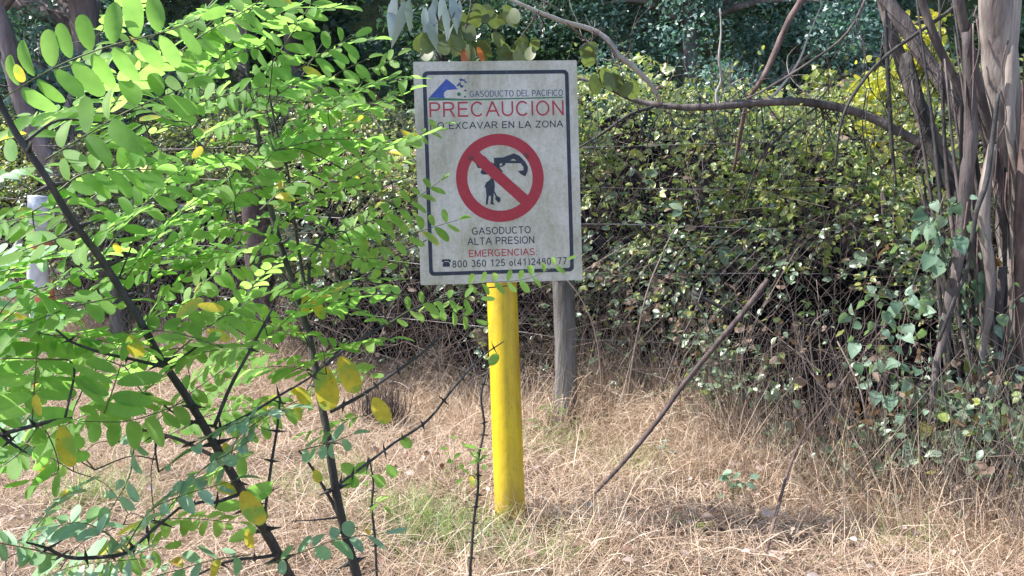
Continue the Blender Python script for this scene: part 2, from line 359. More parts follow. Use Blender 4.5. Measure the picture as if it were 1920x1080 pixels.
# clusters of three leaflets around each point
nr = unit(np.stack([rng.normal(-.15, .5, n_), rng.normal(-.35, .45, n_), rng.normal(.8, .35, n_)], 1))
xd = unit(np.cross(nr, rdir(n_)))
sz = (.017 + .036 * rng.random(n_) ** 1.4) * (1 + .7 * (rng.random(n_) < .07))
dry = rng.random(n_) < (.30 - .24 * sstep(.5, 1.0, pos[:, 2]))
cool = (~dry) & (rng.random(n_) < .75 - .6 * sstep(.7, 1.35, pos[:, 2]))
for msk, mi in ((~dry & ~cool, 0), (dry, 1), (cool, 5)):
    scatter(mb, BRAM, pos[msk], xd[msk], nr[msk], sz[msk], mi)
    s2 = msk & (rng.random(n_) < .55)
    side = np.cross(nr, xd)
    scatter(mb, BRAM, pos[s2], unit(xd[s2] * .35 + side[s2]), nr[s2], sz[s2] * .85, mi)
# shoots standing out of the top
NS = 520; sx = rng.uniform(-6, 4.2, NS); sd = rng.random(NS) * 1.2; sy = front(sx) + .3 + sd; s0 = np.stack([sx, sy, topz(sx, sd + .3) - .15], 1)
sdv = unit(np.stack([rng.normal(0, .45, NS), rng.normal(-.15, .35, NS), np.ones(NS)], 1)); sl_ = (.12 + .5 * rng.random(NS) ** 1.6)[:, None]
s1_ = s0 + sdv * sl_ * .55; s2_ = s0 + sdv * sl_ + np.stack([sdv[:, 0] * .06, sdv[:, 1] * .06, -np.full(NS, .03)], 1)
sticks(mb, s0, s1_, s2_, .003, .001, 2)
for t_ in np.linspace(.25, 1, 9):
    q_ = (s0 * (1 - t_) ** 2 + 2 * s1_ * t_ * (1 - t_) + s2_ * t_ ** 2) + rng.normal(0, .012, (NS, 3))
    scatter(mb, BRAM, q_, unit(rng.standard_normal((NS, 3)) + [0, 0, -.1]), unit(rng.standard_normal((NS, 3)) * .6 + [-.2, -.5, .8]), rng.uniform(.025, .05, NS) * (1.1 - .5 * t_), 0)
# twigs and canes in the mass
NT = 4600
tx = rng.uniform(-6, 4.2, NT); tzv = rng.uniform(.0, 1.45, NT) ** 1.0
ty = front(tx, tzv) + rng.uniform(-.22, .55, NT) + .25 * np.clip(tzv - .9, 0, 1)
ty += .18 * sstep(.5, 1.1, tzv)
p0 = np.stack([tx, ty, tzv], 1); dd = unit(np.stack([rng.normal(0, .7, NT), rng.normal(-.1, .4, NT), rng.normal(.25, .7, NT)], 1))
ln = rng.uniform(.12, .55, NT)[:, None]; p2 = p0 + dd * ln; p1 = (p0 + p2) / 2 + rng.normal(0, .035, (NT, 3)) + [0, 0, .03]
p0[:, 2] = np.maximum(p0[:, 2], 0); p2[:, 2] = np.clip(p2[:, 2], 0.01, 1.75)
sticks(mb, p0, p1, p2, rng.uniform(.0012, .0034, NT), .0009, 2)
# dead upright canes and dry leaves at the foot on the right, pale stalks in front
NT = 1500; tx = np.concatenate([rng.uniform(.4, 3.0, 1000), rng.uniform(-4, 3, 500)]); ty = front(tx, .1) + rng.normal(-.08, .12, NT); z0_ = rng.uniform(0, .15, NT)
p0 = np.stack([tx, ty, z0_], 1); ln = rng.uniform(.2, .75, NT); dv = unit(np.stack([rng.normal(0, .38, NT), rng.normal(0, .25, NT), np.ones(NT)], 1)); p2 = p0 + dv * ln[:, None] + np.stack([rng.normal(0, .06, NT)] * 3, 1) * [1, 1, .2]
sticks(mb, p0, (p0 + p2) / 2 + rng.normal(0, .03, (NT, 3)), p2, rng.uniform(.0009, .0024, NT), .0006, 4)
NT = 1100; tx = rng.uniform(-3.5, 3.0, NT); tz_ = rng.uniform(.25, 1.55, NT); p0 = np.stack([tx, front(tx, tz_) + rng.uniform(-.26, .1, NT) + .28 * np.clip(tz_ - .9, 0, 1), tz_], 1)
dv = unit(np.stack([rng.normal(0, .8, NT), rng.normal(0, .25, NT), rng.normal(0, .8, NT)], 1)); p2 = p0 + dv * rng.uniform(.2, .8, NT)[:, None]; p2[:, 2] = np.clip(p2[:, 2], .05, 1.8)
sticks(mb, p0, (p0 + p2) / 2 + rng.normal(0, .06, (NT, 3)) * [1, .3, 1], p2, rng.uniform(.0010, .003, NT), .0006, 2)
ND = 650; dx_ = rng.uniform(.6, 3.0, ND); dz_ = rng.uniform(.08, .62, ND); dp = np.stack([dx_, front(dx_, dz_) + rng.normal(-.02, .1, ND), dz_], 1)
scatter(mb, BRAM, dp, unit(rng.standard_normal((ND, 3)) * [.6, .4, .4] + [0, 0, -.6]), unit(rng.standard_normal((ND, 3)) * .7 + [0, -.6, .3]), rng.uniform(.02, .06, ND), 1)
NL = 2600; lx = rng.uniform(.7, 3.0, NL); lz = .04 + .5 * rng.random(NL) ** 1.3; lp = np.stack([lx, front(lx, lz) - rng.uniform(-.05, .22, NL) * (1 - lz), lz], 1)
lp = lp[np.sin(lp[:, 0] * 9 + 2 * np.sin(lp[:, 2] * 12)) + .5 * np.sin(lp[:, 0] * 23) > -.1]; NL = len(lp)
scatter(mb, BRAM, lp, unit(rng.standard_normal((NL, 3)) + [0, 0, -.2]), unit(rng.standard_normal((NL, 3)) * .6 + [-.2, -.5, .8]), .02 + .035 * rng.random(NL), 5)
# inner mound for dense twigs, blackened to stand for shade in the gaps
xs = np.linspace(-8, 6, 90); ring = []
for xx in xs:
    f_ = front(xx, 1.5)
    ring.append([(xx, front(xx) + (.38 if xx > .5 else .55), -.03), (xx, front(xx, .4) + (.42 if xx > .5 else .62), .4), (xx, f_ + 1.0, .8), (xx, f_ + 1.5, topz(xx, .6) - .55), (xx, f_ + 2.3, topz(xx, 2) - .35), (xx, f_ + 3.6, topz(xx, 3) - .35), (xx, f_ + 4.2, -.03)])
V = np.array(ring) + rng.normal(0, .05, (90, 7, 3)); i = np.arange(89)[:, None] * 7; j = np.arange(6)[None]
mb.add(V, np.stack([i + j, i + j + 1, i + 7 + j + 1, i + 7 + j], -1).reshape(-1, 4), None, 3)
core = bark_mat('thicket_shade_core', [(.004, .004, .006), (.008, .007, .009), (.018, .014, .014)], 30, (1, 1, .5), 1, 1)
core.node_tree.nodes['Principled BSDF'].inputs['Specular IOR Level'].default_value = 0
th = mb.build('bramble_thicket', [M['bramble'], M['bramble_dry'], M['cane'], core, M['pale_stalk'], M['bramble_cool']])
tag(th, 'dense bramble thicket with small glossy leaves grown through and over the wire fence', 'brambles', kind='stuff')

# ------------------------------------------------------------------ dry grass
mb = MB()
def ring_pts(n, x0, x1, y0, y1):
    X = rng.uniform(x0, x1, n); Y = rng.uniform(y0, y1, n); return X, Y
def lay(n, x0, x1, y0, y1, L, w, up, m=0, droop=.25, clip=True, near=False):
    X, Y = ring_pts(n, x0, x1, y0, y1)
    if near: Y = y0 + (y1 - y0) * rng.random(n) ** 1.5
    lim = front(X) + .35; k = Y < lim
    X, Y = X[k], Y[k]; n = len(X)
    Z = gz(X, Y) + rng.uniform(0, .05, n)
    clump = .5 + .5 * np.sin(X * 3.1 + 1.7 * np.sin(Y * 2.3)) * np.cos(Y * 3.7 + X)
    a = rng.uniform(0, 2 * math.pi, n); e = np.clip(rng.normal(up, .3, n), .02, 1.45)
    dv = np.stack([np.cos(a) * np.cos(e), np.sin(a) * np.cos(e), np.sin(e)], 1)
    blades(mb, np.stack([X, Y, Z], 1), dv, rng.uniform(*L, n) * (.6 + .7 * clump), rng.uniform(*w, n), droop * rng.uniform(.3, 1.6, n), m)
lay(105000, -3.6, 3.6, 2.0, 5.4, (.07, .24), (.0014, .0036), .5, near=True)
lay(26000, -5.5, .6, 4.2, 8.2, (.10, .24), (.003, .0055), .45)
lay(12000, -4, 4, .2, 2.2, (.08, .2), (.002, .004), .35)
lay(16000, -6, 6, -1.5, 8, (.1, .25), (.004, .007), .4)
# tangled bank of dry stems rising towards the thicket
n = 42000; X = rng.uniform(-4.5, 3.2, n); dd_ = rng.random(n) ** 1.3 * 1.0; Y = front(X) + .25 - dd_; hh = (1 - .65 * sstep(1.0, 1.5, X) + .35 * np.exp(-((X - .6) / .35) ** 2)) * (1 - dd_) ** 1.3 * .46 * (.55 + .45 * np.sin(2.3 * X + 1.2) * np.sin(5.1 * X) + .25 * np.sin(11 * X))
Z = gz(X, Y) + rng.random(n) * np.clip(hh, .02, 1); dv = unit(rng.standard_normal((n, 3)) * [1, 1, .7] + [0, 0, .5])
blades(mb, np.stack([X, Y, Z], 1), dv, rng.uniform(.05, .2, n), rng.uniform(.0016, .0034, n), rng.uniform(0, .7, n), 0)
# taller stand of dry stems under the fence
n = 15000; X = rng.uniform(-5, 3.4, n); Y = front(X) - .30 + rng.normal(0, .22, n); Z = gz(X, Y)
a = rng.uniform(0, 6.28, n); e = np.clip(rng.normal(1.15, .25, n), .4, 1.55)
dv = np.stack([np.cos(a) * np.cos(e), np.sin(a) * np.cos(e), np.sin(e)], 1)
blades(mb, np.stack([X, Y, Z], 1), dv, rng.uniform(.15, .48, n) * (.7 + .4 * np.sin(3 * X + 1)), rng.uniform(.002, .0038, n), rng.uniform(.05, .7, n), 0)
# taller tangle round the grey post and the slanting stick
n = 15000; X = rng.normal(1.0, .33, n); Y = 4.25 - np.abs(rng.normal(0, .42, n)); top_ = .34 * np.exp(-((4.2 - Y) / .55) ** 2) * (.6 + .4 * np.sin(9 * X + 1) * np.sin(7 * Y)) + .04
Z = gz(X, Y) + rng.random(n) * top_; dv = unit(rng.standard_normal((n, 3)) * [1, .8, .8] + [0, 0, .5])
blades(mb, np.stack([X, Y, Z], 1), dv, rng.uniform(.07, .26, n), rng.uniform(.0015, .003, n), rng.uniform(.1, 1.0, n), 0)
n = 2600; X = rng.uniform(.3, 2.6, n); Y = front(X) - np.abs(rng.normal(.1, .28, n)); e = rng.uniform(.8, 1.5, n); a = rng.uniform(0, 6.28, n)
dv = np.stack([np.cos(a) * np.cos(e), np.sin(a) * np.cos(e), np.sin(e)], 1)
blades(mb, np.stack([X, Y, gz(X, Y)], 1), dv, rng.uniform(.25, .7, n), rng.uniform(.002, .0035, n), rng.uniform(.1, .7, n), 0)
# long wispy bents over the open ground
n = 5200; k_ = rng.integers(0, 90, n); cx_ = rng.uniform(-3, 3, 90); cy_ = rng.uniform(2.3, 4.3, 90); X = cx_[k_] + rng.normal(0, .09, n); Y = cy_[k_] + rng.normal(0, .08, n)
ok = (Y < front(X) + .1) & ~((np.abs(X) < .2) & (Y < 3.08)); X, Y = X[ok], Y[ok]; n = len(X); a = rng.uniform(0, 6.28, n); e = rng.uniform(.25, 1.3, n)
dv = np.stack([np.cos(a) * np.cos(e), np.sin(a) * np.cos(e), np.sin(e)], 1)
blades(mb, np.stack([X, Y, gz(X, Y)], 1), dv, rng.uniform(.15, .42, n), rng.uniform(.0016, .003, n), rng.uniform(.3, 1.1, n), 0)
for cx, cy, n, L in ((.22, 2.78, 26, .42), (.30, 2.72, 20, .36), (.08, 2.74, 16, .3), (-.55, 2.8, 18, .34), (1.15, 2.8, 24, .4), (1.7, 2.75, 26, .45)):
    X = cx + rng.normal(0, .04, n); Y = cy + rng.normal(0, .04, n); e = rng.uniform(.8, 1.45, n); a = rng.uniform(0, 6.28, n)
    dv = np.stack([np.cos(a) * np.cos(e), np.sin(a) * np.cos(e), np.sin(e)], 1)
    blades(mb, np.stack([X, Y, gz(X, Y)], 1), dv, rng.uniform(.5, 1.1, n) * L, rng.uniform(.003, .0045, n), rng.uniform(.2, .9, n), 0)
# tufts round the yellow post and scattered arching stems
for cx, cy, n, L in ((.07, 2.95, 26, .34), (.14, 3.05, 60, .38), (-.14, 2.98, 30, .2), (.35, 2.9, 120, .5), (.5, 3.3, 100, .45), (.75, 3.5, 120, .5), (-.6, 3.6, 80, .4), (1.5, 3.1, 120, .55), (1.8, 3.0, 90, .6), (1.2, 3.4, 120, .5), (-1.3, 3.5, 80, .4), (2.0, 3.2, 90, .6), (.2, 3.5, 80, .4)):
    X = cx + rng.normal(0, .07, n); Y = cy + rng.normal(0, .05, n); e = rng.uniform(.7, 1.5, n); a = rng.uniform(0, 6.28, n)
    dv = np.stack([np.cos(a) * np.cos(e), np.sin(a) * np.cos(e), np.sin(e)], 1)
    blades(mb, np.stack([X, Y, gz(X, Y)], 1), dv, rng.uniform(.4, 1, n) * L, rng.uniform(.0018, .003, n), rng.uniform(.2, .8, n), 0)
o = mb.build('dry_grass', [M['straw'], M['green_grass']]); tag(o, 'matted dry straw coloured grass covering the ground in front of the fence', 'dry grass', kind='stuff')
mb = MB()
for cx, cy, n in ((-.22, 2.85, 300), (-.35, 3.0, 260), (.22, 3.9, 140), (-.75, 3.3, 160), (.55, 3.6, 140), (1.45, 2.95, 120), (.95, 3.9, 90), (-1.6, 3.2, 200), (.0, 2.75, 120), (-2.2, 3.8, 200)):
    n = int(n * 1.6); X = cx + rng.normal(0, .11, n); Y = cy + rng.normal(0, .08, n); e = rng.uniform(.6, 1.4, n); a = rng.uniform(0, 6.28, n)
    dv = np.stack([np.cos(a) * np.cos(e), np.sin(a) * np.cos(e), np.sin(e)], 1)
    blades(mb, np.stack([X, Y, gz(X, Y)], 1), dv, rng.uniform(.08, .26, n), rng.uniform(.0025, .0045, n), rng.uniform(.1, .6, n), 0)
o = mb.build('green_grass', [M['green_grass']]); tag(o, 'thin tufts of fresh green grass among the dry straw', 'green grass', kind='stuff')
# dead leaf litter
mb = MB(); n = 900
X = np.concatenate([rng.uniform(.6, 3.4, n - 300), rng.uniform(-3, 1, 300)]); Y = rng.uniform(2.3, 3.6, n); pos = np.stack([X, Y, gz(X, Y) + rng.uniform(.03, .11, n)], 1)
scatter(mb, BRAM, pos, unit(np.stack([rng.normal(0, 1, n), rng.normal(0, 1, n), rng.normal(0, .3, n)], 1)), unit(np.stack([rng.normal(0, .5, n), rng.normal(-.3, .5, n), np.ones(n)], 1)), rng.uniform(.015, .045, n))
o = mb.build('leaf_litter', [M['brown_leaf']]); tag(o, 'brown and pinkish dead leaves scattered over the dry grass', 'leaf litter', kind='stuff')

# ------------------------------------------------------------------ warning sign on its yellow post
YC = 3.15
SW, SH = .61072 * YC / 3.22, .82554 * YC / 3.22
sc_ = YC / 3.22; SO = np.array([-.04893 * sc_, YC, CAM_H + (1.3283 - CAM_H) * sc_])
def rotm(a, b, c):
    return np.array(Matrix.Rotation(c, 3, 'Z') @ Matrix.Rotation(a, 3, 'X') @ Matrix.Rotation(b, 3, 'Y'))
SM = rotm(-.12153, -.01917, .0924)
def sloc(cx, cy):
    """full photo pixel -> (u, w) in the plane of the panel"""
    d = CF + (cx - 960) / FPX * CR - (cy - 540) / FPX * CU
    nrm = SM[:, 1]; t = ((SO - CC) @ nrm) / (d @ nrm); q = SM.T @ (CC + d * t - SO); return q[0], q[2]
def s1(x_, y_): return sloc(740 + x_ / 2.348, 90 + y_ / 2.348)       # from the enlarged view of the panel
def s2(x_, y_): return sloc(840 + x_ / 6.0, 240 + y_ / 6.0)          # from the enlarged view of the pictogram
def S3(u, w, dpt=0): return SO + SM @ np.array([u, dpt, w])
base = P(958, 1000, 3.04); base[2] = 0; base[1] = 3.04
sign = thing('warning_sign', base, 'white excavation warning sign with a red prohibition ring on a leaning yellow pipe post', 'warning sign')
# post
mb = MB(); top = SO + SM @ np.array([0.0, .075, SH * .5 - .05])
botp = base + np.array([0, 0, -.05]); midp = P(941, 540, 3.185)
dirp = unit(midp - base); top = base + dirp * 1.62; top[1] = max(top[1], 3.268)
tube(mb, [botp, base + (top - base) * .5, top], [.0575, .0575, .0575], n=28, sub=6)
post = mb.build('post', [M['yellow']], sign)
# panel: plate with rounded edges
def prism(mb, poly, d0, d1, m=0):
    """poly = list of (u,w); extruded from depth d0 (back) to d1 (front, smaller)"""
    from mathutils.geometry import tessellate_polygon
    n = len(poly); tri = tessellate_polygon([[Vector((a, b, 0)) for a, b in poly]])
    fr = [S3(a, b, d1) for a, b in poly]; bk = [S3(a, b, d0) for a, b in poly]
    q = [(i, (i + 1) % n, n + (i + 1) % n, n + i) for i in range(n)]
    t = [tuple(x_) for x_ in tri] + [tuple(n + c for c in x_[::-1]) for x_ in tri]
    mb.add(fr + bk, q, t, m)
def rrect(u0, u1, w0, w1, r, k=5):
    out = []
    for cx, cy, a0 in ((u1 - r, w1 - r, 0), (u0 + r, w1 - r, 90), (u0 + r, w0 + r, 180), (u1 - r, w0 + r, 270)):
        for i in range(k + 1):
            a = R_(a0 + 90 * i / k); out.append((cx + r * math.cos(a), cy + r * math.sin(a)))
    return out
mb = MB(); prism(mb, rrect(-SW / 2, SW / 2, -SH / 2, SH / 2, .004, 3), .004, 0.0)
panel = mb.build('sign_panel', [M['sign']], sign, smooth=False)
mb = MB()                                                            # bent rear rails that hold the plate
for w in (-.2, .2): prism(mb, [(-.22, w - .015), (.22, w - .015), (.22, w + .015), (-.22, w + .015)], .016, .0045)
rail = mb.build('mounting_rail', [M['wire']], sign, smooth=False)
def ringpoly(mb, outer, inner, d0, d1, m=0):
    n = len(outer); fo = [S3(a, b, d1) for a, b in outer]; fi = [S3(a, b, d1) for a, b in inner]
    bo = [S3(a, b, d0) for a, b in outer]; bi = [S3(a, b, d0) for a, b in inner]; q = []
    for i in range(n):
        j = (i + 1) % n; q += [(i, j, n + j, n + i), (i, j, 2 * n + j, 2 * n + i), (n + i, n + j, 3 * n + j, 3 * n + i)]
    mb.add(fo + fi + bo + bi, q, None, m)
c4 = [s1(122, 104), s1(766, 94), s1(788, 984), s1(152, 1003)]
bu0 = (c4[0][0] + c4[3][0]) / 2; bu1 = (c4[1][0] + c4[2][0]) / 2; bw1 = (c4[0][1] + c4[1][1]) / 2; bw0 = (c4[2][1] + c4[3][1]) / 2
print('panel', SW, SH, 'border', bu0, bu1, bw0, bw1, c4)
mb = MB(); bt = .0135
ringpoly(mb, rrect(bu0, bu1, bw0, bw1, .018, 6), rrect(bu0 + bt, bu1 - bt, bw0 + bt, bw1 - bt, .009, 6), 0, -.0007)
mb.build('border', [M['p_black']], panel, smooth=False)
mb = MB(); cu, cw = s1(464, 572); ro = .0
ue, _ = s1(464 + 192, 572); _, we = s1(464, 572 - 195); ro = (abs(ue - cu) + abs(we - cw)) / 2; ri = ro * .745
circ = lambda r, n=72: [(cu + r * math.cos(i * 2 * math.pi / n), cw + r * math.sin(i * 2 * math.pi / n)) for i in range(n)]
ringpoly(mb, circ(ro), circ(ri), 0, -.0010)
ang = R_(-43); ax = np.array([math.cos(ang), math.sin(ang)]); ay = np.array([-ax[1], ax[0]]); hw = ro * .125; L_ = ri + .004
prism(mb, [tuple(np.array([cu, cw]) + ax * a + ay * b) for a, b in ((-L_, -hw), (L_, -hw), (L_, hw), (-L_, hw))], 0, -.0014)
mb.build('prohibition_ring', [M['p_red']], panel, smooth=False)
mb = MB()
for poly in ([(300, 350), (330, 300), (420, 320), (470, 380), (520, 400), (515, 335), (620, 330), (740, 285), (800, 310), (870, 380), (900, 440), (895, 490), (870, 545), (820, 520), (785, 485), (850, 475), (850, 440), (815, 398), (740, 396), (648, 396), (640, 420), (580, 445), (612, 480), (612, 505), (560, 520), (480, 520), (390, 525), (362, 500), (385, 462), (385, 455), (335, 450), (315, 410)],):
    prism(mb, [s2(*q) for q in poly], 0, -.0005)
mb.build('excavator_pictogram', [M['p_black']], panel, smooth=False)
mb = MB()
prism(mb, [s2(*q) for q in [(700, 365), (738, 345), (770, 370)]], 0, -.0009, 0)
prism(mb, [s2(*q) for q in [(580, 405), (605, 395), (612, 412), (584, 432)]], 0, -.0009, 0)
mb.build('pictogram_gap', [M['sign']], panel, smooth=False)
mb = MB()
prism(mb, [s2(*q) for q in [(492, 562), (478, 568), (470, 585), (430, 612), (412, 655), (425, 682), (432, 765), (424, 862), (447, 862), (458, 770), (468, 758), (484, 772), (478, 856), (528, 864), (508, 838), (512, 760), (514, 728), (536, 772), (530, 802), (568, 842), (592, 822), (586, 782), (552, 765), (522, 708), (528, 645), (520, 605), (514, 575), (506, 563)]], 0, -.0005)
mb.build('digging_person_pictogram', [M['p_black']], panel, smooth=False)
# logo
mb = MB(); z1 = lambda x_, y_: sloc(780 + x_ / 6.4, 120 + y_ / 6.4)
prism(mb, [z1(*q) for q in [(155, 405), (365, 178), (470, 262), (500, 302), (370, 312), (335, 345), (335, 385), (350, 408)]], 0, -.0006)
mb.build('logo_mountain', [M['p_blue']], panel, smooth=False)
mb = MB(); c0 = z1(515, 362)
prism(mb, [(c0[0] + .0072 * math.cos(i * .449), c0[1] + .0072 * math.sin(i * .449)) for i in range(14)], 0, -.0006)
prism(mb, [z1(*q) for q in [(150, 440), (150, 410), (380, 410), (600, 422), (1765, 392), (1765, 406), (600, 438), (380, 436)]], 0, -.0006)
mb.build('logo_green_line', [M['p_green']], panel, smooth=False)
mb = MB()
for (a, b, r) in ((540, 190, 22), (575, 195, 18), (595, 218, 16), (520, 245, 20), (548, 268, 24), (500, 258, 14), (593, 318, 16), (587, 392, 14), (528, 228, 12)):
    prism(mb, [z1(a + r * math.cos(i * .9), b + r * .8 * math.sin(i * .9)) for i in range(7)], 0, -.0006)
mb.build('logo_flock', [M['p_bluetext']], panel, smooth=False)
def arc(cx, cy, rx, ry, a0, a1, n=10):
    return [(cx + rx * math.cos(R_(a0 + (a1 - a0) * i / n)), cy + ry * math.sin(R_(a0 + (a1 - a0) * i / n))) for i in range(n + 1)]
h_ = .065                                                            # half a stroke, cap height 1
GL = {
 'A': (.72, [[(.0, h_ * 0), (.36, 1)], [(.36, 1), (.72, 0)], [(.14, .36), (.58, .36)]]),
 'C': (.72, [arc(.37, .5, .33, .46, 42, 318, 18)]),
 'D': (.68, [[(.06, .0), (.06, 1)], [(.06, .95), (.3, .95)] + arc(.3, .5, .34, .45, 85, -85, 12) + [(.3, .05), (.06, .05)]]),
 'E': (.60, [[(.06, 0), (.06, 1)], [(.06, .95), (.58, .95)], [(.06, .52), (.54, .52)], [(.06, .05), (.6, .05)]]),
 'F': (.56, [[(.06, 0), (.06, 1)], [(.06, .95), (.56, .95)], [(.06, .50), (.48, .50)]]),
 'G': (.76, [arc(.38, .5, .34, .46, 45, 325, 18) + [(.68, .22), (.68, .47), (.42, .47)]]),
 'I': (.12, [[(.06, 0), (.06, 1)]]),
 'L': (.54, [[(.06, 1), (.06, .05), (.54, .05)]]),
 'M': (.78, [[(.06, 0), (.06, 1)], [(.06, .96), (.39, .04), (.72, .96)], [(.72, 1), (.72, 0)]]),
 'N': (.68, [[(.06, 0), (.06, 1)], [(.06, .97), (.62, .03)], [(.62, 1), (.62, 0)]]),
 'O': (.78, [arc(.39, .5, .34, .46, 0, 360, 26)]),
 'P': (.62, [[(.06, 0), (.06, 1)], [(.06, .95), (.36, .95)] + arc(.36, .71, .22, .24, 85, -85, 10) + [(.36, .47), (.06, .47)]]),
 'R': (.68, [[(.06, 0), (.06, 1)], [(.06, .95), (.38, .95)] + arc(.38, .72, .22, .23, 85, -85, 10) + [(.38, .49), (.06, .49)], [(.40, .49), (.65, 0)]]),
 'S': (.64, [arc(.33, .73, .25, .22, 25, 250, 12)[:-1] + arc(.32, .27, .27, .23, 75, -155, 13)]),
 'T': (.64, [[(.32, 0), (.32, .95)], [(0, .95), (.64, .95)]]),
 'U': (.68, [[(.06, 1), (.06, .36)] + arc(.34, .34, .28, .29, 185, 355, 12) + [(.62, .36), (.62, 1)]]),
 'V': (.68, [[(.02, 1), (.34, .03), (.66, 1)]]),
 'X': (.66, [[(.03, 1), (.63, 0)], [(.63, 1), (.03, 0)]]),
 'Z': (.62, [[(.04, .95), (.57, .95), (.04, .05), (.6, .05)]]),
 '0': (.56, [arc(.28, .5, .22, .46, 0, 360, 24)]),
 '1': (.56, [[(.12, .74), (.33, .95), (.33, 0)]]),
 '2': (.56, [arc(.28, .68, .22, .27, 165, -20, 10) + [(.06, .05), (.54, .05)]]),
 '3': (.56, [arc(.27, .73, .2, .22, 155, -80, 10), arc(.27, .28, .23, .24, 80, -155, 11)]),
 '4': (.56, [[(.42, 0), (.42, .96), (.04, .30), (.54, .30)]]),
 '5': (.56, [[(.5, .95), (.14, .95), (.09, .52)] + arc(.27, .32, .23, .27, 130, -155, 12)]),
 '6': (.56, [arc(.3, .5, .23, .46, 45, 180, 10) + arc(.28, .31, .21, .26, 180, -180, 18)]),
 '7': (.56, [[(.05, .95), (.5, .95), (.2, 0)]]),
 '8': (.56, [arc(.28, .74, .18, .21, 0, 360, 18), arc(.28, .28, .21, .24, 0, 360, 18)]),
 'o': (.5, [arc(.25, .34, .19, .29, 0, 360, 18)]),
 '(': (.3, [arc(.36, .45, .28, .62, 125, 235, 8)]), ')': (.3, [arc(-.06, .45, .28, .62, 55, -55, 8)]),
 ':': (.14, [[(.07, .0), (.07, .14)], [(.07, .5), (.07, .64)]]), ' ': (.26, [])}
def text(txt, x0, x1, y0, y1, m, wgt=1.15, name='lettering'):
    (ua, wa), (ub, wb) = s1(x0, y1), s1(x1, y0); hh = wb - wa
    adv = 0; tot = sum(GL[c][0] for c in txt) + .15 * (len(txt) - 1); kx = (ub - ua) / tot; mb = MB(); z = 0
    for c in txt:
        wd, strokes = GL[c]
        for si, st_ in enumerate(strokes):
            p_ = np.array([((adv + a) * kx, b * hh) for a, b in st_]); t_ = h_ * wgt * (kx + hh) / 2
            e_ = unit(np.diff(p_, axis=0)); e_ = np.vstack([e_[:1], e_, e_[-1:]]); nn = np.stack([-e_[:, 1], e_[:, 0]], 1)
            mt = unit(nn[:-1] + nn[1:]); k = 1 / np.clip((mt * nn[1:]).sum(1), .5, 1); off = mt * (t_ * k)[:, None]
            L, Rr = p_ + off, p_ - off; n = len(p_); d_ = -.0005 - .00006 * si
            V = [S3(ua + a, wa + b, d_) for a, b in L] + [S3(ua + a, wa + b, d_) for a, b in Rr] + [S3(ua + a, wa + b, 0) for a, b in L] + [S3(ua + a, wa + b, 0) for a, b in Rr]
            q = []
            for i in range(n - 1): q += [(i, i + 1, n + i + 1, n + i), (i, i + 1, 2 * n + i + 1, 2 * n + i), (n + i, n + i + 1, 3 * n + i + 1, 3 * n + i)]
            q += [(0, n, 3 * n, 2 * n), (n - 1, 2 * n - 1, 4 * n - 1, 3 * n - 1)]
            mb.add(V, q)
        adv += wd + .15
    return mb.build(name, [m], panel, smooth=False)
text('GASODUCTO DEL PACIFICO', 331, 740, 183, 216, M['p_bluetext'], .95)
text('PRECAUCION', 153, 744, 231, 305, M['p_redtext'], .8)
text('NO EXCAVAR EN LA ZONA', 157, 740, 319, 358, M['p_black'], 1.0)
text('GASODUCTO', 341, 598, 784, 822, M['p_black'], 1.0)
text('ALTA PRESION', 322, 614, 828, 868, M['p_black'], 1.0)
text('EMERGENCIAS:', 327, 626, 881, 920, M['p_redtext'], 1.0)
text('800 360 125 o(41)2480077', 254, 757, 921, 967, M['p_black'], 1.0)
mb = MB()
prism(mb, [s1(*q) for q in [(208, 942), (208, 932), (216, 930), (240, 930), (247, 932), (247, 942), (240, 944), (238, 938), (218, 938), (216, 944)]], 0, -.0006)
prism(mb, [s1(*q) for q in [(218, 941), (237, 941), (243, 950), (243, 963), (212, 963), (212, 950)]], 0, -.0006)
mb.build('telephone_symbol', [M['p_black']], panel, smooth=False)
for q in ((258, 338), (882, 312)):
    u_, w_ = s2(*q); mb = MB(); tube(mb, [S3(u_, w_, .012), S3(u_, w_, -.006)], [.0075, .0075], n=6, sub=1); mb.build('bolt', [M['bolt']], panel, smooth=False)

# ------------------------------------------------------------------ fence
fpts = [np.array([-6.4, 8.35]), np.array([-2.9, 6.2]), np.array([-1.52, 5.33]), np.array([.27, 4.25]), np.array([2.6, 4.15]), np.array([4.6, 4.1])]
fence = thing('wire_fence', (.27, 4.25, 0), 'rusting chain link and wire fence half swallowed by the brambles', 'fence')
def along(t):   # t in metres from the first point
    for a, b in zip(fpts[:-1], fpts[1:]):
        L = np.linalg.norm(b - a)
        if t <= L or b is fpts[-1]: return a + (b - a) * (t / L)
        t -= L
FL = sum(np.linalg.norm(b - a) for a, b in zip(fpts[:-1], fpts[1:]))
mb = MB(); st = .065; ncol = int(FL / st); hgt = 1.02; nrow = int((hgt - .1) / st * 2 / 2)
p0 = []; p2 = []
A = [along(k * st) for k in range(ncol + 1)]
for k in range(ncol):
    for r in range(nrow * 2):
        z0 = .08 + r * st * .5; z1_ = z0 + st * .5
        if (k * st) < 0.5: continue
        a, b = A[k], A[k + 1]; mid = (a + b) / 2
        if r % 2 == 0: p0.append((*a, z0)); p2.append((*mid, z1_)); p0.append((*b, z0)); p2.append((*mid, z1_))
        else: p0.append((*mid, z0)); p2.append((*a, z1_)); p0.append((*mid, z0)); p2.append((*b, z1_))
p0 = np.array(p0); p2 = np.array(p2)
def wave(p): 
    q = p.copy(); q[:, 1] += .03 * np.sin(p[:, 0] * 3 + p[:, 2] * 4) - .02; q[:, 2] += .012 * np.sin(p[:, 0] * 5); return q
p0 = wave(p0); p2 = wave(p2)
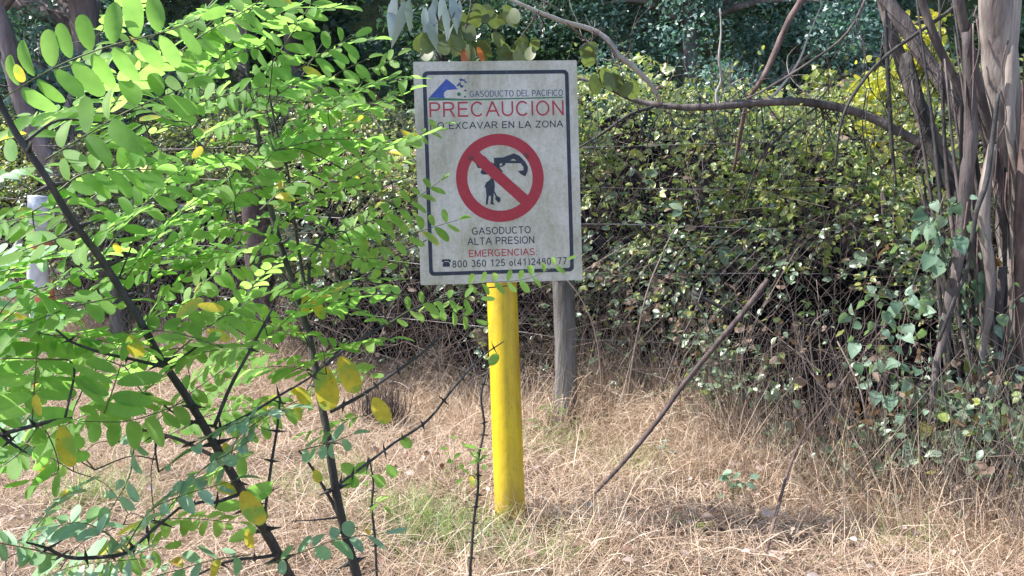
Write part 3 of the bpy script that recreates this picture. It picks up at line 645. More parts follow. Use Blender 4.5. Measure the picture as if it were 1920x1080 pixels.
sticks(mb, p0, (p0 + p2) / 2, p2, .00075, .00075)
mb.build('chain_link_mesh', [M['wire']], fence)
for z_, r_ in ((.47, .0016), (.80, .0016), (1.04, .002), (1.24, .0018), (1.44, .0018)):
    mb = MB(); pts = []
    for a in np.linspace(0, FL, 46):
        q = along(a); pts.append((q[0], q[1] - .05, z_ + .015 * math.sin(a * 2.2 + z_ * 9)))
    tube(mb, pts, [r_] * len(pts), n=4, sub=2)
    if z_ > 1.2:
        for a in np.arange(.3, FL, .13):
            q = along(a); c = np.array([q[0], q[1] - .05, z_ + .015 * math.sin(a * 2.2 + z_ * 9)])
            for s in (-1, 1):
                dv = unit([random.uniform(-.4, .4), random.uniform(-.6, .6), s]); tube(mb, [c - dv * .012, c + dv * .012], [.0012, .0003], n=3, sub=1)
    mb.build('barbed_wire' if z_ > 1.2 else 'wire', [M['wire']], fence)
def wood_post(b, t, r, label=None, n=14, m='wood_post'):
    mb = MB(); b = np.array(b, float); t = np.array(t, float)
    pts = [b + (t - b) * k + [random.uniform(-.006, .006), 0, 0] for k in (0, .25, .5, .75, 1)]
    tube(mb, pts, [r * 1.0, r * 1.02, r, r * 1.03, r * .96], n=n, sub=5, wob=.03)
    o = mb.build('post', [M[m]], fence)
    if label: o['label'] = label
b_ = G(1060, 812); wood_post((b_[0], 4.17, -.05), P(1058, 418, 4.32), .056, 'round grey weathered wooden post behind the sign')
b_ = P(500, 716, 5.33); wood_post((b_[0], 5.33, -.05), P(478, 345, 5.36), .085, 'dark thick wooden post behind the locust stems', m='stick_bark')
wood_post((-2.9, 6.2, -.05), (-2.93, 6.2, .5), .06)
wood_post((2.6, 4.2, -.05), (2.57, 4.2, 1.35), .06)
wood_post((-6.4, 8.35, -.05), (-6.4, 8.35, 1.35), .06)

# marker post with orange bands
bx = P(80, 600, 5.7); mk = thing('marker_post', (bx[0], 5.7, 0), 'white post with orange bands beside the left end of the fence', 'marker post')
top = P(72, 368, 5.7); zt = top[2]
mb = MB(); tube(mb, [(bx[0], 5.7, -.05), (bx[0] - .01, 5.7, zt * .5), (top[0], 5.7, zt)], [.068, .066, .064], n=14, sub=5, wob=.015); mb.build('post', [M['conc_white']], mk)
for ya, yb in ((432, 482), (540, 575), (650, 690)):
    za, zb = P(75, ya, 5.7)[2], P(75, yb, 5.7)[2]; mb = MB()
    f = lambda z: np.array([bx[0] + (top[0] - bx[0]) * (z / zt), 5.7, z])
    if zb > 0.02: tube(mb, [f(zb), f((za + zb) / 2), f(za)], [.0705] * 3, n=14, sub=3, wob=.01); mb.build('orange_band', [M['conc_orange']], mk)
mb = MB(); a = P(57, 395, 5.6); b = P(2, 560, 5.35); b2 = a + (b - a) * 2.1; b2[2] = 0
tube(mb, [a, (a + b2) / 2, b2], [.017, .017, .017], n=8, sub=3)
lp = mb.build('leaning_pole', [M['white_twig']], origin=b2); tag(lp, 'thin bleached pole leaning against the banded marker post', 'pole')

# dark upright tuft of dead stems
sb = G(712, 800); mb = MB(); n = 520; X = sb[0] + rng.normal(0, .06, n); Y = sb[1] + rng.normal(0, .05, n)
dv = unit(np.stack([rng.normal(0, .16, n), rng.normal(0, .16, n), np.ones(n)], 1)); blades(mb, np.stack([X, Y, np.zeros(n)], 1), dv, rng.uniform(.12, .3, n), rng.uniform(.003, .006, n), rng.uniform(0, .25, n), 0)
o = mb.build('grass_tuft', [M['cane']], origin=(sb[0], sb[1], 0)); tag(o, 'dark upright tuft of dead stems between the thick locust stem and the yellow post', 'grass tuft')

# ------------------------------------------------------------------ fallen stick and dead sticks in front of the thicket
mb = MB()
pl = [(1440, 525, 3.75), (1400, 578, 3.7), (1353, 634, 3.64), (1286, 715, 3.56), (1233, 789, 3.45), (1170, 866, 3.32), (1122, 918, 3.22)]
tube(mb, [P(*q) for q in pl] + [np.array(G(1100, 945))], [.0135, .013, .012, .0108, .0098, .0085, .007, .006], n=9, sub=4, wob=.05)
e = P(1122, 918, 3.45)
o = mb.build('fallen_branch', [M['stick_bark']], origin=(e[0], e[1], 0)); tag(o, 'straight reddish brown stick slanting down from the thicket into the grass right of the post', 'fallen stick')
def dead_stick(pl, r0, r1, m, label, name='dead_branch'):
    mb = MB(); pts = [P(*q) for q in pl]; rr = list(np.linspace(r0, r1, len(pts)))
    tube(mb, pts, rr, n=6, sub=4, wob=.06)
    o = mb.build(name, [M[m]], origin=pts[-1]); tag(o, label, 'dead branch'); return o
dead_stick([(1298, 548, 4.0), (1360, 580, 3.98), (1430, 612, 4.02), (1510, 625, 4.1), (1600, 640, 4.3)], .011, .006, 'dark_bark', 'black dead branch lying across the upper end of the slanting stick')
dead_stick([(1297, 552, 3.95), (1330, 615, 3.9), (1350, 680, 3.85), (1400, 745, 3.8), (1455, 835, 3.7), (1480, 900, 3.4)], .006, .003, 'dark_bark', 'thin dark dead stem hanging down behind the slanting stick')
dead_stick([(1700, 560, 3.6), (1630, 650, 3.55), (1560, 745, 3.45), (1490, 850, 3.3), (1430, 1060, 2.75)], .005, .006, 'brown_bark', 'long dark bare stem running down to the lower right grass')
dead_stick([(1245, 720, 3.85), (1275, 640, 3.9), (1300, 590, 3.95), (1318, 540, 4.0)], .004, .003, 'grey_bark', 'grey twig standing beside the slanting stick')

# arching bramble canes in front of the thicket
for i, (pl, lab) in enumerate([
    ([(1575, 790, 3.9), (1530, 700, 3.85), (1520, 620, 3.85), (1545, 590, 3.85), (1580, 600, 3.9), (1600, 680, 3.9)], 'pale hooped cane arching over right of the slanting stick'),
    ([(1470, 760, 3.9), (1450, 690, 3.85), (1450, 640, 3.85), (1480, 660, 3.9), (1500, 760, 3.9)], 'short pinkish cane hooped in the dark foot of the thicket'),
    ([(1130, 760, 4.1), (1120, 640, 4.05), (1090, 560, 4.05), (1040, 500, 4.1)], 'thin cane leaning left behind the grey fence post'),
    ([(1180, 720, 4.1), (1210, 560, 4.1), (1245, 470, 4.15), (1270, 420, 4.2)], 'upright pale cane standing left of the slanting stick'),
    ([(1640, 900, 3.3), (1620, 760, 3.35), (1600, 700, 3.4), (1570, 640, 3.5)], 'upright cane at the foot of the right hand thicket')]):
    mb = MB(); pts = [P(*q) for q in pl]; pts = [np.array([pts[0][0], pts[0][1], 0])] + pts; tube(mb, pts, np.linspace(.006, .003, len(pts)), n=5, sub=4)
    o = mb.build('bramble_cane', [M['cane']], origin=pts[0]); tag(o, lab, 'bramble cane', 'arching bramble canes')

# ------------------------------------------------------------------ right hand multi stemmed tree
tb = P(1880, 905, 3.5); tb[2] = 0
T = thing('multi_stemmed_tree', (tb[0], 3.5, 0), 'many stemmed tree with smooth peeling bark at the right edge of the picture', 'tree')
def tpath(name, pl, ws, m, parent=T, n=9, wob=.055, flute=.05, to_ground=False, label=None):
    mb = MB(); pts = [P(*q) for q in pl]; rr = [w / 2 / FPX * q[2] for w, q in zip(ws, pl)]
    if to_ground:
        g = pts[-1].copy(); g[2] = -.05; g[0] += .0; pts.append(g); rr.append(rr[-1] * 1.25)
    tube(mb, pts, rr, n=n, sub=4, wob=wob, flute=flute)
    o = mb.build(name, [M[m]], parent)
    if label: o['label'] = label
    return o
tpath('trunk', [(1855, -420, 3.3), (1862, -150, 3.38), (1868, 20, 3.42), (1878, 150, 3.45), (1888, 280, 3.48), (1896, 400, 3.5), (1903, 520, 3.5), (1906, 700, 3.5), (1902, 900, 3.5)], [46, 50, 58, 60, 56, 54, 50, 50, 54], 'pale_bark', n=18, to_ground=True, label='thickest smooth pinkish trunk')
tpath('stem', [(1925, -300, 3.35), (1905, 0, 3.38), (1896, 120, 3.38), (1893, 230, 3.38), (1905, 330, 3.4), (1900, 450, 3.42), (1893, 560, 3.44)], [18, 19, 20, 18, 17, 16, 14], 'pale_bark')
tpath('stem', [(1780, -120, 3.3), (1800, 10, 3.35), (1815, 80, 3.38), (1835, 165, 3.42), (1850, 230, 3.44), (1868, 320, 3.46), (1880, 420, 3.48), (1890, 560, 3.5), (1892, 720, 3.5)], [15, 17, 18, 18, 18, 17, 16, 16, 18], 'grey_bark')
tpath('stem', [(1690, -90, 3.5), (1725, -5, 3.5), (1760, 90, 3.5), (1800, 165, 3.5), (1835, 225, 3.5), (1862, 300, 3.5), (1885, 420, 3.5), (1892, 560, 3.5)], [14, 14, 15, 15, 15, 16, 17, 18], 'grey_bark')
tpath('stem', [(1600, -110, 3.9), (1655, -10, 3.85), (1700, 55, 3.8), (1745, 125, 3.75), (1785, 185, 3.7), (1812, 260, 3.65), (1830, 380, 3.6), (1850, 520, 3.55), (1872, 700, 3.5)], [24, 26, 28, 27, 26, 24, 22, 22, 26], 'grey_bark', n=12, to_ground=True, label='thick leaning dark trunk')
tpath('stem', [(1640, -60, 3.9), (1665, 40, 3.9), (1695, 130, 3.85), (1728, 210, 3.8), (1765, 290, 3.75), (1800, 350, 3.7), (1830, 440, 3.65), (1855, 560, 3.6)], [16, 20, 24, 26, 26, 24, 22, 20], 'grey_bark')
tpath('stem', [(1700, 100, 3.8), (1722, 180, 3.75), (1738, 260, 3.75), (1770, 330, 3.7), (1800, 380, 3.65)], [16, 18, 20, 20, 20], 'dark_bark')
tpath('stem', [(1812, 60, 3.35), (1818, 160, 3.35), (1822, 250, 3.35), (1813, 330, 3.35), (1806, 400, 3.35), (1798, 470, 3.33), (1783, 550, 3.3), (1768, 640, 3.28), (1752, 710, 3.25)], [16, 20, 24, 24, 22, 22, 20, 16, 12], 'grey_bark', to_ground=True, label='lilac grey stem leaning left at its foot')
tpath('stem', [(1862, 270, 3.3), (1848, 350, 3.3), (1846, 430, 3.3), (1856, 520, 3.3), (1852, 600, 3.3), (1838, 700, 3.3)], [16, 20, 22, 20, 16, 12], 'pale_bark', to_ground=True)
tpath('stem', [(1935, 100, 3.3), (1925, 260, 3.3), (1916, 420, 3.3), (1918, 620, 3.3), (1925, 800, 3.3)], [26, 26, 28, 26, 28], 'brown_bark', to_ground=True)
tpath('stem', [(1872, 175, 3.25), (1862, 250, 3.25), (1850, 340, 3.22), (1830, 400, 3.2), (1815, 500, 3.2), (1790, 560, 3.2), (1760, 640, 3.2)], [7, 9, 10, 9, 8, 7, 6], 'dark_bark')
tpath('stem', [(1880, 500, 3.35), (1870, 620, 3.35), (1880, 760, 3.35)], [18, 16, 20], 'grey_bark', to_ground=True)
for i in range(16):
    xb = random.uniform(1785, 1925); xt = xb + random.uniform(-120, 30); yt = random.uniform(-80, 330); d_ = random.uniform(3.3, 3.65)
    tpath('stem', [(xt, yt, d_ + .1), (xt * .6 + xb * .4 + random.uniform(-12, 12), yt * .6 + 320, d_ + .05), (xt * .25 + xb * .75 + random.uniform(-12, 12), yt * .3 + 560, d_), (xb, random.uniform(780, 860), d_)], [3, 7, 9, random.uniform(7, 14)], random.choice(['dark_bark', 'grey_bark', 'brown_bark']), n=6)
# horizontal limb and its arching fork reaching over the sign
tpath('branch', [(1850, 420, 3.6), (1805, 345, 3.7), (1750, 285, 3.8), (1690, 250, 3.85), (1625, 217, 3.9), (1560, 199, 3.9), (1500, 191, 3.9), (1420, 192, 3.9), (1340, 200, 3.9), (1260, 200, 3.95), (1190, 188, 4.0), (1140, 165, 4.0), (1085, 146, 4.0)], [18, 18, 17, 17, 16, 15, 15, 14, 13, 11, 9, 7, 5], 'grey_bark', wob=.04, label='long level limb behind the right edge of the sign')
tpath('branch', [(1238, 195, 3.95), (1225, 165, 3.9), (1190, 128, 3.85), (1160, 104, 3.8), (1138, 74, 3.8), (1105, 54, 3.8), (1055, 40, 3.75), (985, 12, 3.7), (900, -30, 3.7), (830, -70, 3.7)], [6, 8, 10, 11, 10, 9, 8, 7, 5, 4], 'white_twig', label='pale arching branch over the top right corner of the sign')
tpath('branch', [(1700, -160, 3.9), (1560, -60, 3.9), (1500, 5, 3.9), (1470, 58, 3.9), (1448, 110, 3.9), (1428, 150, 3.9), (1402, 190, 3.95), (1388, 250, 4.0), (1376, 320, 4.1)], [14, 12, 12, 11, 11, 9, 8, 7, 5], 'brown_bark', label='brown limb slanting down to the level limb')
tpath('branch', [(1850, -60, 3.5), (1790, 12, 3.5), (1720, 62, 3.5), (1650, 115, 3.5), (1600, 178, 3.5), (1576, 235, 3.5), (1565, 312, 3.5)], [7, 7, 7, 6, 6, 5, 3], 'dark_bark')
tpath('branch', [(1660, 20, 3.6), (1664, 120, 3.6), (1669, 220, 3.6), (1674, 290, 3.6), (1681, 350, 3.6)], [7, 8, 8, 6, 3], 'dark_bark')
tpath('branch', [(1640, -40, 3.6), (1590, 60, 3.6), (1520, 115, 3.7), (1440, 165, 3.8), (1400, 185, 3.85)], [5, 5, 4, 4, 3], 'grey_bark')
tpath('branch', [(1225, 200, 3.95), (1180, 215, 3.95), (1130, 250, 3.95), (1085, 277, 3.95)], [6, 6, 5, 3], 'dark_bark')
tpath('branch', [(1215, 203, 3.95), (1203, 240, 3.95), (1200, 270, 3.95)], [5, 4, 3], 'dark_bark')
tpath('branch', [(1345, 200, 3.9), (1343, 175, 3.9), (1352, 150, 3.9), (1348, 110, 3.9), (1352, 60, 3.9), (1350, 15, 3.9)], [5, 5, 4, 4, 3, 2], 'white_twig', label='bleached bare twig standing up from the level limb')
tpath('branch', [(1344, 192, 3.9), (1362, 165, 3.9), (1395, 145, 3.9)], [4, 3, 2], 'white_twig')
tpath('branch', [(1440, 190, 3.9), (1475, 150, 3.9), (1500, 110, 3.9), (1515, 70, 3.9), (1540, 10, 3.9)], [5, 5, 4, 3, 2], 'white_twig')
tpath('branch', [(1328, 203, 3.9), (1300, 240, 3.9), (1265, 235, 3.9), (1255, 205, 3.9)], [3, 3, 3, 2], 'dark_bark')
tpath('branch', [(1540, 195, 3.9), (1480, 240, 3.9), (1430, 290, 3.9), (1405, 350, 3.95), (1390, 400, 4.0)], [4, 4, 4, 3, 2], 'dark_bark')
tpath('branch', [(1800, 560, 3.3), (1850, 700, 3.25), (1900, 690, 3.3)], [4, 4, 3], 'dark_bark')
# fine bleached twigs above the level limb
for i in range(34):
    x_ = random.uniform(1010, 1560); up = random.random() < .6
    y_ = 196 if x_ > 1240 else 45 + max(0, x_ - 1060) * .8; d_ = 3.9 if x_ > 1240 else 3.8
    ang = R_(random.uniform(25, 155)); L_ = random.uniform(40, 150); mb = MB(); q = [P(x_, y_, d_)]; cx_, cy_ = x_, y_
    for k in range(4):
        cx_ += math.cos(ang) * L_ / 4; cy_ -= math.sin(ang) * L_ / 4; ang += random.gauss(0, .35); q.append(P(cx_, cy_, d_ + random.uniform(-.06, .1) * k * .4))
    w_ = random.uniform(.0018, .0034); tube(mb, q, [w_, w_ * .85, w_ * .7, w_ * .5, w_ * .25], n=4, sub=3)
    a2 = ang + random.choice((-1, 1)) * .9; c_ = q[2]; e_ = c_ + np.array([math.cos(a2), .1, math.sin(a2)]) * L_ * .0009
    tube(mb, [c_, (c_ + e_) / 2 + [0, 0, .01], e_], [w_ * .5, w_ * .4, w_ * .2], n=4, sub=3)
    mb.build('dead_twig', [M[random.choice(['white_twig', 'grey_bark', 'brown_bark'])]], T)
# hanging bare twigs
for i in range(96):
    x_ = random.choice([random.uniform(1600, 1800), random.uniform(1380, 1800), random.uniform(1100, 1600)])
    y_ = random.uniform(-20, 210) if x_ > 1600 else 197; d_ = random.uniform(3.5, 3.92) if x_ > 1600 else 3.92; L_ = random.uniform(50, 260) * random.choice((.5, 1, 1)); k_ = random.gauss(0, 75)
    mb = MB(); q = [P(x_, y_, d_)]
    for t_ in (.3, .6, 1): q.append(P(x_ + k_ * t_ ** 1.5 + random.gauss(0, 10), y_ + L_ * t_, d_ + random.uniform(-.05, .05)))
    w_ = random.uniform(.0014, .0038); tube(mb, q, [w_, w_ * .8, w_ * .6, w_ * .3], n=4, sub=4)
    if random.random() < .5:
        c_ = q[2]; tube(mb, [c_, c_ + [random.uniform(-.06, .06), 0, -.04], c_ + [random.uniform(-.12, .12), .02, -.10]], [w_ * .6, w_ * .4, w_ * .2], n=4, sub=3)
    mb.build('hanging_twig', [M['dark_bark']], T)
# peeling bark strips hanging on the big trunk
for i in range(26):
    mb = MB()
    x0 = random.uniform(1780, 1915); y0 = random.uniform(0, 620); L = random.uniform(60, 220); d_ = random.uniform(3.25, 3.45)
    tube(mb, [P(x0, y0, d_), P(x0 + random.uniform(-14, 14), y0 + L * .5, d_ - .02), P(x0 + random.uniform(-26, 20), y0 + L, d_ - .03)], [.004, .0035, .001], n=4, sub=4); mb.build('bark_strip', [M['brown_bark']], T)
# leaves hanging over the sign on the arching branch
for (x0, y0, x1, y1, Y) in [(905, -28, 800, 60, 3.6), (830, -70, 745, 10, 3.6), (880, -35, 860, 90, 3.65), (985, 12, 900, 85, 3.7), (1010, 20, 960, 90, 3.7), (1060, 40, 1130, 165, 3.75), (1110, 56, 1175, 175, 3.75), (985, 12, 1020, 80, 3.8), (870, -40, 830, 70, 3.6)]:
    mb = MB(); pts = [P(x0, y0, 3.7), P((x0 + x1) / 2 + 12, (y0 + y1) / 2 - 14, (3.7 + Y) / 2), P(x1, y1, Y)]; tube(mb, pts, [.004, .003, .0015], n=5, sub=4); mb.build('leafy_twig', [M['brown_bark']], T)
mb = MB()
def hang(spots, tpl, m, L, w=1.0, dn=.9):
    for (x_, y_, Y_, k) in spots:
        for _ in range(k):
            p_ = P(x_ + random.uniform(-14, 14), y_ + random.uniform(-12, 12), Y_ + random.uniform(-.05, .05))[None]
            xd_ = unit([[random.uniform(-.45, .45), random.uniform(-.3, .3), -dn]]); nn = unit([[random.uniform(-.5, .5), -1, random.uniform(-.1, .6)]])
            scatter(mb, tpl, p_, xd_, nn, random.uniform(*L), m, w)
hang([(748, -5, 3.6, 3), (765, 0, 3.6, 2), (800, 5, 3.6, 3), (825, 0, 3.6, 3), (815, 35, 3.6, 2), (850, 0, 3.65, 3)], LANCE, 0, (.13, .2), 1.25)
hang([(800, 70, 3.6, 3), (840, 75, 3.6, 3), (870, 80, 3.65, 4), (900, 85, 3.65, 4), (930, 70, 3.7, 4), (950, 90, 3.7, 4), (985, 80, 3.7, 3), (1000, 60, 3.7, 2), (1110, 90, 3.75, 2), (1125, 130, 3.75, 3), (1150, 150, 3.75, 2), (1180, 150, 3.75, 3), (850, 20, 3.7, 6), (900, 10, 3.7, 6), (950, 20, 3.7, 5), (870, 45, 3.7, 5)], OVAL, 1, (.06, .10), 1.3, .35)
mb.build('foliage', [M['euc_leaf'], M['olive_leaf']], T)
mb = MB(); hang([(882, 82, 3.55, 2)], OVAL, 0, (.06, .07), .8); mb.build('dead_leaf', [leaf_mat('orange_dead_leaf', [(.5, .14, .04), (.4, .1, .03)], [(.7, .25, .05)] * 2, .3)], T)
# canopy of that tree, above the picture
mb = MB(); n = 5000; c = rng.standard_normal((n, 3)); c = unit(c) * (rng.random((n, 1)) ** .5) * [1.9, 1.7, 1.0] + [1.9, 4.4, 4.3]
scatter(mb, LANCE, c, unit(rng.standard_normal((n, 3)) * [.5, .5, .5] + [0, 0, -.7]), rdir(n), rng.uniform(.09, .16, n), 0, 1.6)
mb.build('crown', [M['olive_leaf']], T)

# ------------------------------------------------------------------ climbing vine with round leaves on the right
vb = P(1760, 930, 3.25); vine = thing('climbing_vine', (vb[0], 3.25, 0), 'vine with round blue green leaves climbing at the foot of the right hand tree', 'vine')
mb = MB(); ml = MB(); my = MB()
spots = [(1770, 365, 26), (1805, 430, 30), (1750, 405, 18), (1885, 470, 14), (1640, 540, 10), (1690, 560, 16), (1890, 640, 6), (1660, 600, 14), (1745, 715, 16), (1765, 765, 18), (1860, 715, 14), (1890, 745, 12), (1800, 765, 18), (1835, 800, 16), (1870, 830, 10), (1700, 745, 12), (1720, 885, 10), (1860, 885, 10), (1785, 850, 12), (1660, 700, 10), (1640, 820, 8), (1905, 560, 8)]
vine_root = np.array([vb[0], 3.25, 0.0])
for (x_, y_, k) in spots:
    Yc_ = random.uniform(3.15, 3.35) if x_ > 1620 else 3.7
    c = P(x_, y_, Yc_); r = vine_root + [random.uniform(-.35, .25), random.uniform(-.05, .2), 0]
    m_ = (c + r) / 2 + [random.uniform(-.08, .08), .08, random.uniform(0, .12)]
    tube(mb, [r, m_, c], [.003, .0025, .0015], n=4, sub=5)
    tt_ = 1 - np.abs(rng.normal(0, .16, k)); cur = np.stack([(1 - t) ** 2 * r + 2 * t * (1 - t) * (2 * m_ - (r + c) / 2) + t * t * c for t in tt_])
    pp = cur + rng.normal(0, 1, (k, 3)) * [.055, .045, .045]; nn = unit(np.stack([rng.normal(-.2, .6, k), rng.normal(-.6, .45, k), rng.normal(.6, .4, k)], 1))
    sticks(mb, cur, (cur + pp) / 2 + [0, 0, .012], pp, .0009, .0007)
    xd_ = unit((pp - cur) * 6 + np.stack([rng.normal(0, .3, k), rng.normal(-.1, .2, k), rng.normal(-.6, .3, k)], 1))
    yl = rng.random(k) < (.14 if y_ > 690 else .02)
    scatter(ml, ROUND, pp[~yl], xd_[~yl], nn[~yl], rng.uniform(.022, .066, (~yl).sum()), 0)
    yl2 = yl
    if yl2.sum(): scatter(my, ROUND, pp[yl2], xd_[yl2], nn[yl2], rng.uniform(.05, .08, yl2.sum()), rng.integers(0, 2) if False else 0)
mb.build('stem', [M['cane']], vine); ml.build('foliage', [M['vine_leaf']], vine); 
o = my.build('withered_leaves', [leaf_mat('withered_vine_leaf', [(.5, .42, .06), (.24, .11, .05), (.35, .22, .08), (.18, .22, .06)], [(.6, .5, .08), (.3, .15, .05), (.4, .25, .08), (.3, .35, .08)], .35)], vine); o['label'] = 'yellow and brown leaves of the vine'
# low green weeds in the straw
def weed(px, py, n, s, label, tpl=BRAM, m='vine_leaf', h=.12):
    g = G(px, py); w_ = thing('weed', g, label, 'weed'); mb = MB(); st = MB()
    for k in range(n):
        a = random.uniform(0, 6.28); r = random.uniform(.01, .07); p_ = g + [r * math.cos(a), r * math.sin(a), random.uniform(.3, 1) * h]
        tube(st, [g + [0, 0, -.01], (g + p_) / 2 + [0, 0, .02], p_], [.0015, .0013, .001], n=3, sub=3)
        scatter(mb, tpl, p_[None], unit([[math.cos(a), math.sin(a), random.uniform(-.3, .4)]]), unit([[random.uniform(-.4, .4), -.6, .8]]), random.uniform(.6, 1.2) * s, 0)
    st.build('stem', [M['stalk']], w_); mb.build('foliage', [M[m]], w_)
weed(1375, 945, 12, .045, 'leafy green weed in the straw right of the slanting stick', BRAM, 'vine_leaf', .16)
weed(1295, 1000, 9, .03, 'tiny green weed low in the right foreground straw', BRAM, 'bramble', .05)
weed(1230, 880, 10, .035, 'pale bluish weed beside the lower end of the slanting stick', OVAL, 'teal_leaf', .12)
weed(1030, 830, 22, .06, 'narrow leaved weed at the foot of the grey fence post', LANCE, 'green_grass', .22)
weed(1480, 800, 14, .05, 'small weed with soft leaves before the dark foot of the thicket', BRAM, 'vine_leaf', .25)
weed(855, 925, 8, .04, 'sprig of green leaves left of the yellow post', BRAM, 'locust', .26)
weed(1640, 900, 18, .05, 'weed with long leaves under the right hand vine', LANCE, 'green_grass', .25)

# ------------------------------------------------------------------ background trees
def crown(mb, c, rad, n, L, tpl=DIAM, m=0, clumps=26, drop=0.0, wid=1.0):
    c = np.array(c, float); rad = np.array(rad, float)
    cc = unit(rng.standard_normal((clumps, 3))) * (rng.random((clumps, 1)) ** .45) * rad * .85 + c
    k = rng.integers(0, clumps, n); rr = rng.uniform(.22, .42, clumps)[k][:, None] * rad.mean()
    p_ = cc[k] + unit(rng.standard_normal((n, 3))) * (rng.random((n, 1)) ** .4) * rr * [1, 1, .75]
    p_ = p_[p_[:, 2] > .05]; n = len(p_)
    nn = unit(rng.standard_normal((n, 3)) * .8 + [-.1, -.3, .8]); xd_ = unit(np.cross(nn, rdir(n)) + [0, 0, -drop])
    scatter(mb, tpl, p_, xd_, nn, rng.uniform(*L, n), m, wid); return cc
def tree(base, path, r0, r1, crowns, label, leaf='dark_leaf', bark='trunk_bark', cat='tree', name='forest_tree', L=(.04, .08), tpl=DIAM, limbs=True, drop=0, group='trees behind the thicket', wid=1.0):
    t = thing(name, base, label, cat, group); mb = MB(); path = [np.array(q, float) for q in path]
    tube(mb, path, np.linspace(r0, r1, len(path)), n=12, sub=5, wob=.04, flute=.05)
    ml = MB()
    for (c, rad, n, cl) in crowns:
        cc = crown(ml, c, rad, n, L, tpl, 0, cl, drop, wid)
        if limbs:
            for q in cc[:14]:
                s = path[min(len(path) - 1, max(1, int(len(path) * .5)))]; k = min(path, key=lambda a: np.linalg.norm(a - (q - [0, 0, .6])))
                mid = (k + q) / 2 + [0, 0, .12]; tube(mb, [k, mid, q], [r1 * .8 + .006, r1 * .5 + .004, .004], n=5, sub=3)
    mb.build('trunk', [M[bark]], t); ml.build('crown', [M[leaf]], t); return t
def trunk_path(pl, extra_top=None):
    pts = [P(*q) for q in pl]; g = pts[0].copy() + (pts[0] - pts[1]) / max(1e-6, (pts[1] - pts[0])[2]) * (pts[0][2]); g[2] = -.1; out = [g] + pts
    if extra_top is not None: out.append(out[-1] + np.array(extra_top))
    return out
t1p = trunk_path([(200, 330, 7.6), (185, 200, 7.6), (160, 60, 7.6), (148, -60, 7.6)], (-.3, .2, 3.2))
tree((t1p[0][0], t1p[0][1], 0), t1p, .13, .10, [((-3.7, 8.4, 4.9), (1.9, 1.6, 1.5), 7000, 26), ((-4.6, 8.2, 2.5), (1.2, .9, .7), 5000, 18)], 'tall tree with the thickest grey trunk seen behind the locust leaves at upper left', 'teal_leaf', L=(.05, .1), tpl=LANCE, wid=1.6)
t2p = trunk_path([(110, 330, 6.9), (60, 230, 6.9), (25, 130, 6.9), (-5, 20, 6.9)], (-.8, .1, 2.6))
tree((t2p[0][0], t2p[0][1], 0), t2p, .085, .06, [((-5.6, 7.2, 4.2), (1.6, 1.4, 1.2), 5000, 20), ((-3.6, 7.4, 1.9), (.9, .5, .5), 4500, 16), ((-3.9, 7.3, 3.15), (1.0, .6, .45), 3500, 16)], 'slender tree leaning left at the upper left corner', 'teal_leaf', L=(.05, .1), tpl=LANCE, wid=1.6)
t4 = P(463, 130, 7.0)  # trunk in view; its crown above the frame is added to dapple the thicket
tree((t4[0], 7.0, 0), [(t4[0], 7.0, -.1), (t4[0], 7.0, 1.2), (t4[0] - .02, 6.95, 2.6), (t4[0] + .2, 6.4, 3.7), (t4[0] + .6, 5.7, 4.4)], .05, .03, [((-1.35, 5.15, 4.5), (1.9, .75, .7), 420, 14), ((-1.2, 5.2, 5.6), (1.6, .7, .6), 160, 8)], 'thin grey trunk seen between the locust stems with a crown leaning over the thicket', 'dark_leaf', 'grey_bark', L=(.07, .12), tpl=OVAL)
t3p = trunk_path([(90, 180, 9.5), (82, 80, 9.5), (84, -30, 9.5)], (0, 0, 3.5))
tree((t3p[0][0], t3p[0][1], 0), t3p, .07, .05, [((-5.3, 10, 5.6), (1.8, 1.5, 1.4), 5000, 20)], 'thin straight tree standing farther back at upper left', 'dark_leaf', L=(.07, .13))
# blue green small leaved evergreen behind the level limb
bb = P(1300, 200, 8.0)
tree((bb[0], 8.3, 0), [(bb[0], 8.3, -.1), (bb[0] + .1, 8.3, 1.2), (bb[0], 8.35, 2.6), (bb[0] - .1, 8.4, 4.0)], .12, .05, [((bb[0] + .2, 8.1, 2.5), (1.55, 1.0, 1.15), 17000, 38), ((bb[0] - .9, 8.4, 3.3), (1.0, .9, .9), 8000, 26), ((bb[0], 8.5, 4.4), (1.7, 1.3, 1.1), 8000, 30)], 'dense blue green evergreen with small leaves behind the level limb', 'teal_leaf', L=(.035, .06))
tree((.35, 9.8, 0), [(.35, 9.8, -.1), (.4, 9.8, 2.2), (.3, 9.8, 5.0)], .14, .07, [((.5, 9.6, 3.2), (1.3, 1.1, 1.3), 12000, 40), ((.4, 10, 5.6), (2, 1.6, 1.3), 7000, 28)], 'dark evergreen above the top edge of the sign', 'dark_leaf', L=(.05, .09))
tree((3.4, 9.4, 0), [(3.4, 9.4, -.1), (3.5, 9.4, 2.2), (3.3, 9.5, 5.2)], .13, .06, [((3.2, 9.4, 3.0), (1.2, 1.0, 1.2), 10000, 36), ((3.2, 9.8, 5.4), (2, 1.6, 1.3), 7000, 28)], 'dark evergreen behind the slanting brown limb', 'dark_leaf', L=(.05, .09))
